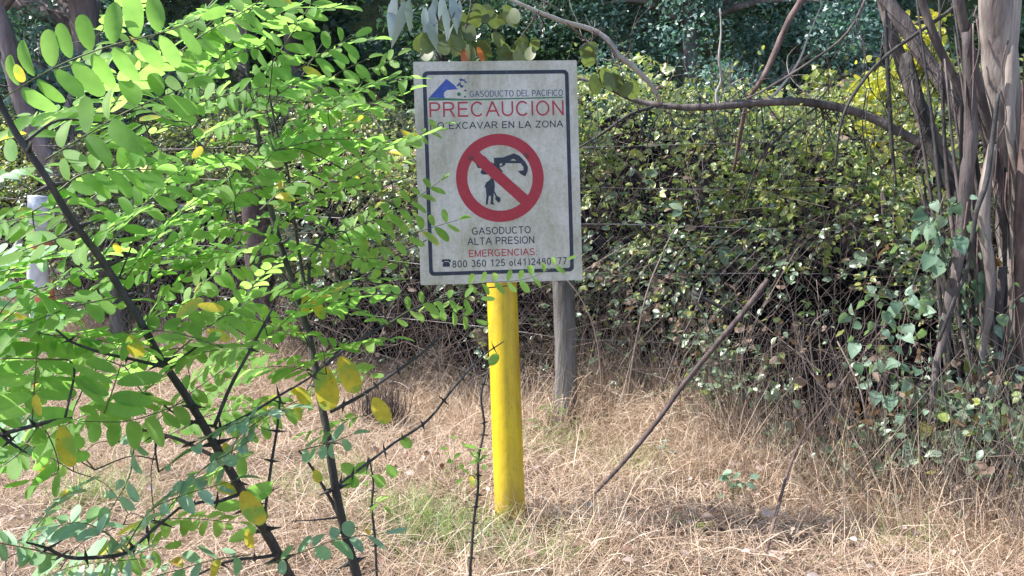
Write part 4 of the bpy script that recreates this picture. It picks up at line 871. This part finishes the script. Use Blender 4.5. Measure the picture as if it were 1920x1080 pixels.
# sunlit yellow green bush at the right
yb = P(1685, 260, 5.3)
tree((yb[0], 5.4, 0), [(yb[0], 5.4, -.1), (yb[0], 5.4, .9), (yb[0] - .05, 5.4, 1.9)], .03, .012, [((yb[0] + .05, 5.35, 1.72), (.34, .25, .55), 520, 22), ((yb[0] + .2, 5.35, 2.05), (.3, .2, .25), 260, 12)], 'sunlit yellow green sapling seen between the right hand stems', 'sun_leaf', 'grey_bark', 'young tree', 'young_tree', L=(.035, .075), tpl=OVAL, wid=1.3)
yb = P(1560, 240, 7.4)
tree((yb[0], 7.4, 0), [(yb[0], 7.4, -.1), (yb[0], 7.4, .9), (yb[0] - .05, 7.4, 1.7)], .03, .015, [((yb[0], 7.4, 1.75), (.55, .3, .45), 600, 12)], 'small light green sapling left of the yellow one', 'bramble', 'grey_bark', 'young tree', 'young_tree', L=(.05, .08), tpl=ROUND)
# deeper forest, one tree at a time
for i, (x_, y_, h_, lab) in enumerate([(-9.5, 11, 7, 'dark forest tree farthest to the left'), (-6.4, 13.5, 8, 'dark forest tree behind the slender leaning tree'), (-3.2, 12.5, 8, 'dark forest tree behind the thick grey trunk'), (-1.3, 15, 8.5, 'dark forest tree in the shaded gap left of the sign'), (1.6, 13.5, 8, 'dark forest tree behind the blue green evergreen'), (4.8, 13, 8, 'dark forest tree behind the level limb'), (7.8, 11.5, 7, 'dark forest tree behind the multi stemmed tree'), (6.2, 9.0, 6, 'dark tree at the far right behind the peeling trunk')]):
    tree((x_, y_, 0), [(x_, y_, -.1), (x_ + .1, y_, h_ * .35), (x_ - .1, y_, h_ * .75)], .18, .07, [((x_, y_, h_ * .66), (2.3, 1.8, h_ * .3), 6500, 34), ((x_, y_ + .8, h_ * .33), (1.7, 1.1, h_ * .22), 4500, 26)], lab, 'dark_leaf', L=(.10, .19), limbs=False)

# ------------------------------------------------------------------ foreground thorny locust saplings
def P3(pl): return [P(*q) for q in pl]
LOC = {}
def sapling(key, root, label):
    t = thing('thorny_locust_sapling', root, label, 'locust sapling', 'thorny locust saplings in the foreground'); LOC[key] = dict(t=t, nodes=[], n=0); return t
def skel(key, pts, rad): 
    s, r = smooth_path(pts, rad, 6); LOC[key]['nodes'] += [(p_, r_) for p_, r_ in zip(s, r)]; return s
def thorns(mb, pts, rad, step=.07, L=(.012, .022), pair=True, skip=0):
    s, r = smooth_path(pts, rad, 8); d_ = np.r_[0, np.cumsum(np.linalg.norm(np.diff(s, axis=0), axis=1))]
    nxt = step * random.uniform(.4, 1)
    for i in range(1, len(s)):
        if d_[i] > nxt:
            nxt += step * random.uniform(.7, 1.35); tg = unit(s[i] - s[i - 1]); side = unit(np.cross(tg, [0, 1, .15])); 
            a0 = random.uniform(-.9, .9)
            for sg in ((-1, 1) if pair else (random.choice((-1, 1)),)):
                v = unit(side * sg * math.cos(a0 * .6) + np.array([0, -1, 0]) * math.sin(a0) * sg + tg * random.uniform(-.2, .25))
                l = random.uniform(*L); cone(mb, s[i] + v * r[i] * .5, s[i] + v * (r[i] + l), r[i] * .7 + .001)
def stem(key, pl, px, name='branch', root=None, tstep=.07, tl=(.012, .022), label=None, mat_='dark_bark', nodes=True, n=9):
    pts = [P(*q) for q in pl]; rad = [w / 2 / FPX * q[2] for w, q in zip(px, pl)]
    if root is not None: pts.append(np.array(root, float)); rad.append(rad[-1] * 1.15)
    mb = MB(); tube(mb, pts, rad, n=n, sub=5, wob=.035)
    o = mb.build(name, [M[mat_]], LOC[key]['t'])
    if label: o['label'] = label
    if tstep:
        mt = MB(); thorns(mt, pts, rad, tstep, tl)
        if mt.n: mt.build('thorns', [M['dark_bark']], o)
    if nodes: skel(key, pts, rad)
    return o
def frond(key, pts, L, n, face=.5, yel=.02, mi=0, wid=1.0, roll=0.0, drop=.0, jit=.25, side=None):
    """compound leaf: a stalk with paired oval leaflets; pts = 3d control points of the stalk"""
    t = LOC[key]['t']; LOC[key]['n'] += 1
    s, r = smooth_path(pts, np.linspace(.0011, .0006, len(pts)), 10)
    ln = np.r_[0, np.cumsum(np.linalg.norm(np.diff(s, axis=0), axis=1))]; tot = ln[-1]
    st = MB(); tube(st, s, r, n=4, sub=1)
    mb = MB(); my = MB()
    u0 = .13
    for k in range(n + 1):
        u_ = u0 + (1 - u0) * k / n; c = np.array([np.interp(u_ * tot, ln, s[:, a]) for a in range(3)])
        c2 = np.array([np.interp(min(1, u_ + .03) * tot, ln, s[:, a]) for a in range(3)]); c1 = np.array([np.interp((u_ - .03) * tot, ln, s[:, a]) for a in range(3)])
        tg = unit(c2 - c1); view = unit(CC - c); nrm = unit(np.array([0, 0, 1.0]) * (1 - face) + view * face)
        if roll: nrm = np.array(Matrix.Rotation(roll, 3, Vector(tg)) @ Vector(nrm))
        nrm = unit(nrm - tg * (nrm @ tg)); lat = np.cross(nrm, tg)
        scl = L * (.8 + .3 * math.sin(math.pi * min(1, u_ * .9 + .05)))
        for sg in ((0,) if k == n else (-1, 1)):
            if sg and random.random() < .05: continue
            dv = tg if sg == 0 else unit(lat * sg + tg * random.uniform(.15, .55) + np.array([0, 0, -1]) * (drop + random.uniform(-.08, .12)))
            nn = unit(nrm + rng.normal(0, jit, 3)); sz_ = scl * random.uniform(.85, 1.12)
            tgt, m_ = (my, 0) if random.random() < yel else (mb, 0)
            q0 = c + dv * .002
            scatter(tgt, random.choice(OVALS), q0[None], dv[None], nn[None], sz_, m_, wid * random.uniform(.72, .9))
    o = mb.build('compound_leaf', [M['locust_sky_sheen' if mi else 'locust']], t)
    st.build('leaf_stalk', [M['stalk']], o)
    if my.n: q = my.build('yellow_leaflet', [M['yellow_leaf']], o)
    return o
rootA = np.array([-.10, 1.42, 0.]); rootB = np.array([-.25, 1.62, 0.]); rootC = np.array([-1.35, 1.5, 0.])
sapling('A', rootA, 'locust sapling whose thick thorny stem crosses the picture from upper left to bottom')
sapling('B', rootB, 'locust sapling with the upright stem left of the yellow post and branches reaching the sign')
sapling('C', rootC, 'locust sapling rooted beyond the left edge with branches entering from the left')
stem('A', [(-60, 60, .98), (-20, 140, .99), (0, 192, 1.0), (35, 258, 1.0), (85, 330, 1.0), (130, 405, 1.02), (190, 487, 1.05), (240, 565, 1.07), (268, 612, 1.08), (300, 670, 1.1), (345, 737, 1.12), (385, 803, 1.15), (430, 880, 1.18), (470, 950, 1.2), (510, 1018, 1.24), (545, 1085, 1.28), (600, 1200, 1.33)], [9, 10, 11, 13, 13, 13, 14, 14, 15, 14, 15, 16, 17, 18, 19, 20, 22], 'stem', rootA, .062, (.016, .026), n=12)
stem('B', [(455, -80, 1.75), (463, 0, 1.72), (464, 130, 1.7), (475, 200, 1.68), (486, 262, 1.66), (498, 338, 1.64), (515, 420, 1.62), (545, 520, 1.6), (575, 612, 1.57), (590, 682, 1.55), (598, 737, 1.53), (612, 802, 1.51), (622, 872, 1.5), (634, 942, 1.5), (650, 1012, 1.51), (670, 1082, 1.52), (690, 1180, 1.55)], [6, 7, 8, 8, 9, 10, 11, 11, 12, 13, 14, 15, 16, 17, 18, 19, 21], 'stem', rootB, .085, (.016, .028), n=12, mat_='dark_bark')
# branches of A
stem('A', [(510, 580, 1.2), (470, 655, 1.18), (432, 725, 1.17), (402, 800, 1.16)], [4, 6, 7, 8], tstep=.09)
stem('A', [(255, 803, 1.05), (330, 822, 1.1), (390, 850, 1.14), (432, 872, 1.17)], [5, 7, 8, 9], tstep=.05, mat_='brown_bark')
stem('A', [(335, 953, 1.1), (385, 940, 1.14), (402, 942, 1.16), (455, 925, 1.19)], [6, 6, 7, 8], tstep=.05)
stem('A', [(50, 1017, .98), (85, 1027, 1.0), (125, 1044, 1.02), (168, 1046, 1.03), (235, 1036, 1.05), (290, 990, 1.1), (336, 953, 1.12)], [4, 6, 7, 8, 8, 7, 6], tstep=.032, tl=(.012, .03))
stem('A', [(370, 1078, 1.2), (430, 1052, 1.2), (490, 1045, 1.22), (520, 1040, 1.24)], [5, 6, 7, 8], tstep=.06)
stem('A', [(105, 618, 1.0), (135, 641, 1.02), (190, 661, 1.04), (245, 673, 1.06), (318, 690, 1.1)], [4, 5, 6, 6, 7], tstep=.06)
stem('A', [(495, 975, 1.22), (508, 875, 1.25), (520, 800, 1.27), (525, 740, 1.28)], [6, 6, 5, 3], tstep=.06)
stem('A', [(640, 655, 1.3), (585, 705, 1.28), (530, 738, 1.24), (470, 775, 1.2), (405, 808, 1.16)], [3, 4, 5, 6, 7], tstep=.08)
stem('A', [(330, 778, 1.12), (345, 785, 1.12), (385, 798, 1.15)], [5, 5, 6], tstep=.04)
# branches of B
stem('B', [(505, 180, 1.6), (520, 250, 1.6), (540, 323, 1.6), (550, 400, 1.6), (562, 480, 1.6), (575, 560, 1.58)], [4, 5, 5, 6, 6, 7], tstep=.08)
stem('B', [(652, 335, 1.7), (640, 370, 1.68), (618, 408, 1.66), (600, 455, 1.63), (580, 500, 1.6), (585, 590, 1.57)], [4, 5, 5, 6, 6, 7], tstep=.06)
stem('B', [(830, 627, 1.75), (800, 655, 1.72), (770, 678, 1.7), (720, 712, 1.65), (680, 740, 1.6), (620, 772, 1.53)], [4, 5, 5, 6, 7, 8], tstep=.07)
stem('B', [(945, 640, 1.9), (915, 660, 1.88), (890, 682, 1.86), (850, 728, 1.8), (800, 790, 1.75), (740, 830, 1.68), (690, 868, 1.6), (630, 912, 1.5)], [2, 3, 4, 5, 5, 5, 6, 6], tstep=.055)
stem('B', [(585, 875, 1.5), (600, 902, 1.5), (622, 940, 1.5), (634, 965, 1.5)], [5, 6, 7, 8], tstep=.05)
stem('B', [(545, 977, 1.45), (590, 975, 1.47), (634, 970, 1.5)], [2, 3, 5], tstep=0)
stem('B', [(560, 845, 1.45), (580, 870, 1.48), (600, 902, 1.5)], [4, 5, 5], tstep=.05)
stem('B', [(770, 330, 1.9), (700, 360, 1.8), (640, 420, 1.7), (600, 455, 1.63)], [2, 3, 4, 5], tstep=.1)
stem('B', [(800, 450, 1.95), (740, 480, 1.85), (680, 520, 1.75), (610, 560, 1.6), (580, 600, 1.57)], [2, 3, 4, 5, 6], tstep=.1)
stem('B', [(620, 60, 1.75), (580, 120, 1.72), (545, 180, 1.68), (510, 240, 1.66), (490, 280, 1.65)], [2, 3, 4, 5, 5], tstep=.1)
stem('B', [(960, 535, 2.0), (880, 545, 1.95), (800, 570, 1.9), (720, 610, 1.8), (640, 660, 1.65), (596, 700, 1.55)], [2, 3, 4, 5, 6, 7], tstep=.1)
# branches of C
stem('C', [(135, 785, 1.0), (95, 790, 1.0), (55, 800, 1.0), (0, 815, 1.0), (-120, 850, 1.1), (-500, 900, 1.3)], [7, 7, 8, 9, 10, 12], tstep=.045, tl=(.012, .024))
stem('C', [(50, 850, 1.0), (20, 830, 1.0), (0, 812, 1.0)], [4, 6, 8], tstep=.05)
stem('C', [(-60, 300, 1.2), (-250, 450, 1.3), (-420, 700, 1.4), (-600, 1000, 1.5)], [6, 9, 12, 15], 'stem', rootC, .1)
stem('C', [(-20, 560, 1.1), (-120, 600, 1.2), (-420, 720, 1.4)], [4, 6, 8], tstep=.1)
# separate bare thin shoots
def shoot(pl, w, label, leaves=()):
    r = P(*pl[-1]); r = np.array([r[0] + .01, r[1], 0.]); sapling(label, r, label)
    stem(label, pl, w, 'stem', r, .045, (.008, .016), n=6)
    for (x_, y_, s_) in leaves:
        pass
    return label
k8 = shoot([(917, 690, 2.05), (902, 740, 2.03), (908, 800, 2.02), (897, 860, 2.0), (896, 920, 2.0), (888, 980, 2.0), (884, 1040, 2.0), (882, 1090, 2.0)], [3, 5, 5, 5, 6, 6, 6, 7], 'thin bare thorny locust shoot standing just left of the yellow post')
k9 = shoot([(692, 858, 1.85), (700, 905, 1.85), (697, 950, 1.85), (703, 1010, 1.85), (707, 1090, 1.85)], [3, 5, 5, 6, 6], 'thin thorny locust shoot between the two thicker stems and the post')

# hand placed compound leaves: (key, control pixels with depth, leaflet metres, pairs, face, options)
FR = [
 ('A', [(0, 187, 1.0), (100, 128, .98), (200, 88, .98), (300, 62, 1.0), (375, 35, 1.02)], .040, 9, .88, dict(wid=1.1, jit=.12)),
 ('A', [(85, 300, 1.0), (170, 248, 1.0), (240, 208, 1.0), (345, 165, 1.05)], .046, 5, .55, dict(wid=1.05)),
 ('A', [(110, 358, 1.02), (150, 328, 1.03), (205, 318, 1.05), (290, 318, 1.1)], .038, 7, .5, {}),
 ('A', [(195, 477, 1.05), (235, 420, 1.08), (290, 365, 1.1), (358, 298, 1.15)], .030, 8, .6, {}),
 ('A', [(137, 437, 1.03), (70, 460, 1.0), (0, 486, 1.0), (-70, 520, 1.0)], .044, 6, .2, {}),
 ('A', [(225, 556, 1.07), (150, 572, 1.03), (80, 596, 1.0), (-20, 640, .99)], .038, 7, .2, {}),
 ('A', [(325, 665, 1.1), (370, 628, 1.12), (410, 600, 1.15), (470, 560, 1.2)], .034, 7, .5, {}),
 ('A', [(348, 752, 1.12), (300, 772, 1.08), (235, 790, 1.04), (150, 790, 1.0)], .043, 6, .35, {}),
 ('C', [(60, 792, 1.0), (64, 730, 1.0), (68, 680, 1.0), (74, 620, 1.02)], .045, 5, .6, dict(drop=.5)),
 ('C', [(195, 775, 1.0), (210, 735, 1.0), (228, 680, 1.03)], .045, 4, .6, {}),
 ('C', [(-30, 560, 1.0), (30, 540, 1.0), (90, 560, 1.02), (140, 600, 1.05)], .036, 7, .15, {}),
 ('C', [(55, 835, 1.0), (10, 870, .98), (-60, 920, .98)], .038, 8, .12, {}),
 ('C', [(50, 830, 1.0), (80, 800, 1.0), (110, 880, 1.0), (60, 900, .99)], .036, 7, .12, {}),
 ('C', [(-60, 300, 1.15), (0, 265, 1.1), (50, 255, 1.1)], .04, 5, .5, {}),
 ('A', [(340, 95, 1.2), (385, 62, 1.22), (460, 20, 1.25), (520, -20, 1.3)], .034, 8, .5, {}),
 ('B', [(465, 200, 1.6), (510, 120, 1.6), (555, 50, 1.62), (595, -10, 1.65)], .042, 9, .5, {}),
 ('B', [(500, 180, 1.6), (560, 130, 1.6), (620, 90, 1.62), (665, 68, 1.64)], .038, 6, .7, dict(jit=.2)),
 ('B', [(505, 185, 1.6), (570, 190, 1.6), (630, 140, 1.62), (690, 110, 1.64)], .038, 7, .5, {}),
 ('B', [(590, 220, 1.7), (650, 175, 1.7), (700, 135, 1.72)], .036, 5, .4, {}),
 ('B', [(540, 322, 1.6), (590, 270, 1.62), (650, 220, 1.65), (725, 180, 1.7)], .040, 8, .5, {}),
 ('B', [(652, 335, 1.7), (700, 305, 1.72), (755, 268, 1.75), (832, 234, 1.8)], .036, 9, .25, dict(yel=.1)),
 ('B', [(600, 455, 1.65), (680, 420, 1.7), (760, 385, 1.75), (825, 340, 1.8)], .036, 9, .45, {}),
 ('B', [(660, 480, 1.7), (730, 455, 1.75), (800, 430, 1.8), (860, 412, 1.85)], .038, 7, .6, {}),
 ('B', [(850, 535, 1.95), (910, 530, 1.97), (990, 522, 2.0), (1062, 488, 2.02)], .032, 8, .55, dict(mi=0)),
 ('B', [(720, 612, 1.8), (790, 570, 1.85), (850, 560, 1.9), (900, 560, 1.9)], .034, 6, .6, {}),
 ('B', [(690, 130, 1.8), (720, 120, 1.8), (745, 105, 1.8)], .034, 3, .4, {}),
 ('B', [(770, 590, 1.9), (830, 580, 1.9), (890, 600, 1.9)], .034, 5, .4, {}),
 ('A', [(430, 880, 1.15), (440, 830, 1.1), (470, 800, 1.08), (500, 780, 1.05)], .034, 5, .5, dict(mi=1)),
 ('A', [(310, 960, 1.08), (380, 880, 1.05), (430, 850, 1.05), (480, 820, 1.05)], .036, 7, .12, dict(mi=1)),
 ('A', [(230, 1036, 1.05), (280, 960, 1.02), (340, 930, 1.02), (440, 900, 1.05)], .036, 8, .2, dict(mi=1)),
 ('A', [(120, 1044, 1.02), (60, 1030, 1.0), (10, 1020, .98), (-40, 1010, .97)], .036, 6, .12, dict(mi=1)),
 ('A', [(235, 1036, 1.05), (200, 1000, 1.03), (150, 980, 1.03), (90, 990, 1.03)], .032, 6, .12, dict(mi=1)),
 ('A', [(500, 1060, 1.2), (580, 1030, 1.2), (640, 1010, 1.22), (720, 1000, 1.25)], .040, 6, .12, dict(mi=1)),
 ('A', [(490, 1000, 1.2), (460, 950, 1.2), (455, 900, 1.2)], .042, 4, .3, dict(yel=.2)),
 ('A', [(470, 1040, 1.15), (400, 1050, 1.12), (330, 1070, 1.1), (250, 1090, 1.1)], .036, 6, .12, dict(mi=1)),
 ('A', [(255, 803, 1.05), (250, 850, 1.05), (240, 900, 1.05), (205, 960, 1.03)], .032, 5, .12, dict(mi=1)),
 ('B', [(560, 845, 1.4), (620, 830, 1.38), (660, 815, 1.38)], .034, 5, .4, dict(mi=1)),
 ('B', [(590, 740, 1.5), (540, 760, 1.45), (480, 800, 1.4), (430, 840, 1.38)], .034, 7, .4, {}),
]
for key, pl, L, n, face, kw in FR:
    frond(key, [P(*q) for q in pl], L, n, face, **kw)
# single larger yellow leaves
def yleaf(key, spots):
    for (x_, y_, x2_, y2_, Y_, w_) in spots:
        a = P(x_, y_, Y_); b = P(x2_, y2_, Y_ + .01); mb = MB(); L_ = np.linalg.norm(b - a)
        scatter(mb, OVAL, a[None], unit(b - a)[None], unit([[random.uniform(-.3, .3), -1, .25]]), L_, 0, w_)
        mb.build('yellow_leaflet', [M['yellow_leaf']], LOC[key]['t'])
yleaf('B', [(608, 685, 618, 770, 1.45, .95), (638, 668, 670, 738, 1.45, .9), (700, 745, 728, 795, 1.5, 1.0), (560, 725, 578, 762, 1.45, 1.1), (545, 725, 560, 740, 1.45, 1.1), (585, 550, 606, 600, 1.5, .7), (577, 548, 570, 592, 1.5, .7), (752, 245, 788, 268, 1.75, .6), (755, 262, 785, 252, 1.75, .6), (668, 330, 672, 345, 1.6, 1), (612, 770, 600, 750, 1.45, 1)])
yleaf('A', [(455, 920, 490, 985, 1.1, 1.0), (120, 795, 128, 878, .98, .85), (245, 628, 262, 672, 1.03, 1.2), (330, 595, 380, 560, 1.1, .7), (370, 572, 420, 580, 1.1, .7), (215, 455, 225, 475, 1.0, 1.1), (30, 120, 42, 155, .97, 1.0), (70, 740, 70, 780, .97, 1.0), (420, 830, 430, 850, 1.1, 1), (465, 990, 470, 1030, 1.15, .7), (590, 880, 600, 905, 1.1, 1)])
# single dark leaflets on the bare branch
for (x_, y_, x2_, y2_, Y_) in [(690, 868, 672, 880, 1.62), (665, 895, 650, 905, 1.6), (655, 888, 668, 912, 1.6), (750, 820, 768, 835, 1.7), (725, 872, 738, 888, 1.72), (705, 890, 712, 902, 1.7), (918, 685, 925, 675, 1.9), (640, 870, 655, 880, 1.55)]:
    a = P(x_, y_, Y_); b = P(x2_, y2_, Y_); mb = MB(); scatter(mb, OVAL, a[None], unit(b - a)[None], unit([[.2, -1, .3]]), .032, 0, 1.3)
    mb.build('leaflet', [M['locust']], LOC['B']['t'])
# leaves of shoots
for key, spots in ((k8, [(893, 845, 2.0), (865, 850, 2.0), (868, 898, 2.0), (905, 870, 2.0)]), (k9, [(720, 950, 1.85), (690, 900, 1.85)])):
    for (x_, y_, Y_) in spots:
        b = min(LOC[key]['nodes'], key=lambda a: np.linalg.norm(a[0] - P(x_, y_, Y_)))[0]; e_ = P(x_, y_, Y_ - .04)
        frond(key, [b, (b + e_) / 2 + [0, 0, .01], e_], .026, 2, .5)

# fill leaves guided by where the photo's crown is dense
cov = [[.0, .1, .2, .5, .8, 1, 1, .3, .0, 0, 0], [.1, .2, .4, .7, .9, 1, 1, .7, .55, 0, 0], [.1, .2, .5, .9, 1, 1, 1, 1, .9, .3, 0], [.3, .6, .5, .3, .7, 1, 1, 1, 1, 1, .4],
       [.3, .5, .3, .5, .8, 1, 1, 1, 1, .7, .2], [.5, .3, .2, .6, 1, 1, 1, 1, .9, .6, .3], [.7, .4, .4, .7, 1, 1, 1, 1, .7, .2, .3], [1, .6, .4, .9, 1, 1, 1, .9, .7, .1, .1],
       [.8, .7, .4, .6, .9, .9, .9, .6, .3, 0, 0], [.8, .6, .3, .4, .7, .7, .6, .4, .1, 0, 0], [.8, .4, .1, .2, .5, .6, .3, .1, .0, 0, 0], [.1, 0, .0, .2, .4, .2, 0, 0, .0, 0, 0],
       [.3, .3, .3, .4, .4, .1, 0, 0, 0, 0, 0], [.3, .4, .4, .4, .4, .2, 0, 0, 0, 0, 0]]
cand = []
tries = 0
while len(cand) < 150 and tries < 5000:
    tries += 1; x_ = random.uniform(-60, 860); y_ = random.uniform(-40, 1100)
    c = cov[min(13, max(0, int(y_ // 80)))][min(10, max(0, int(x_ // 80)))]
    if random.random() > c ** 1.7: continue
    if any(abs(x_ - a[0]) < 36 and abs(y_ - a[1]) < 26 for a in cand): continue
    cand.append((x_, y_))
items = []
for (x_, y_) in cand:
    key = 'C' if x_ < 40 and y_ > 480 else ('A' if (x_ < 330 + (y_ - 300) * .18) else 'B')
    Y_ = {'A': random.uniform(1.05, 1.4), 'B': random.uniform(1.35, 1.85), 'C': random.uniform(1.0, 1.25)}[key]
    if LOC[key]['n'] + sum(1 for i in items if i[0] == key) >= 94: continue
    ang = R_(random.gauss(24, 16)); 
    if random.random() < .22: ang = R_(random.gauss(180 - 10, 18))
    hl = random.uniform(70, 120) * 1.3 / Y_
    a = P(x_ - math.cos(ang) * hl, y_ + math.sin(ang) * hl, Y_ + random.uniform(-.03, .05)); bx_ = x_ + math.cos(ang) * hl
    if max(bx_, x_ - math.cos(ang) * hl) > 790: continue
    b = P(bx_, y_ - math.sin(ang) * hl, Y_ + random.uniform(-.06, .08))
    items.append([key, a, b, x_, y_])
for key in 'ABC':
    rest = [i for i in items if i[0] == key]; tw = MB()
    while rest:
        nd = np.array([q[0] for q in LOC[key]['nodes']])
        ds = [np.min(np.linalg.norm(nd - i[1], axis=1)) for i in rest]; k = int(np.argmin(ds)); i = rest.pop(k); tw = MB()
        j = int(np.argmin(np.linalg.norm(nd - i[1], axis=1))); s = nd[j]; rs = LOC[key]['nodes'][j][1]
        a, b = i[1], i[2]
        if ds[k] > .02:
            d_ = b - a; mid = (s + a) / 2 + [0, 0, .02] - d_ * .06; pts = [s, mid, a]; r0 = min(rs * .8, .0022); tube(tw, pts, [r0, r0 * .8, .0012], n=5, sub=5)
            sp, rr = smooth_path(pts, [r0, r0 * .8, .0012], 5); LOC[key]['nodes'] += list(zip(sp, rr)); tw.build('twig', [M['dark_bark']], LOC[key]['t'])
        L = random.uniform(.034, .044) * (1.0 if key == 'B' else .92); ln = np.linalg.norm(b - a); n = max(4, int(ln / (L * .52)))
        mid = (a + b) / 2 + [0, 0, ln * random.uniform(.02, .12)]
        low = i[4] > 800
        frond(key, [a, mid, b], L, n, face=min(.75, max(.05, random.gauss(.17, .13))), yel=.012, mi=1 if random.random() < (.45 if low else .05) else 0, jit=.2, roll=random.gauss(0, .22))
for o in list(bpy.data.objects):
    if '_o' in o.keys(): del o['_o']
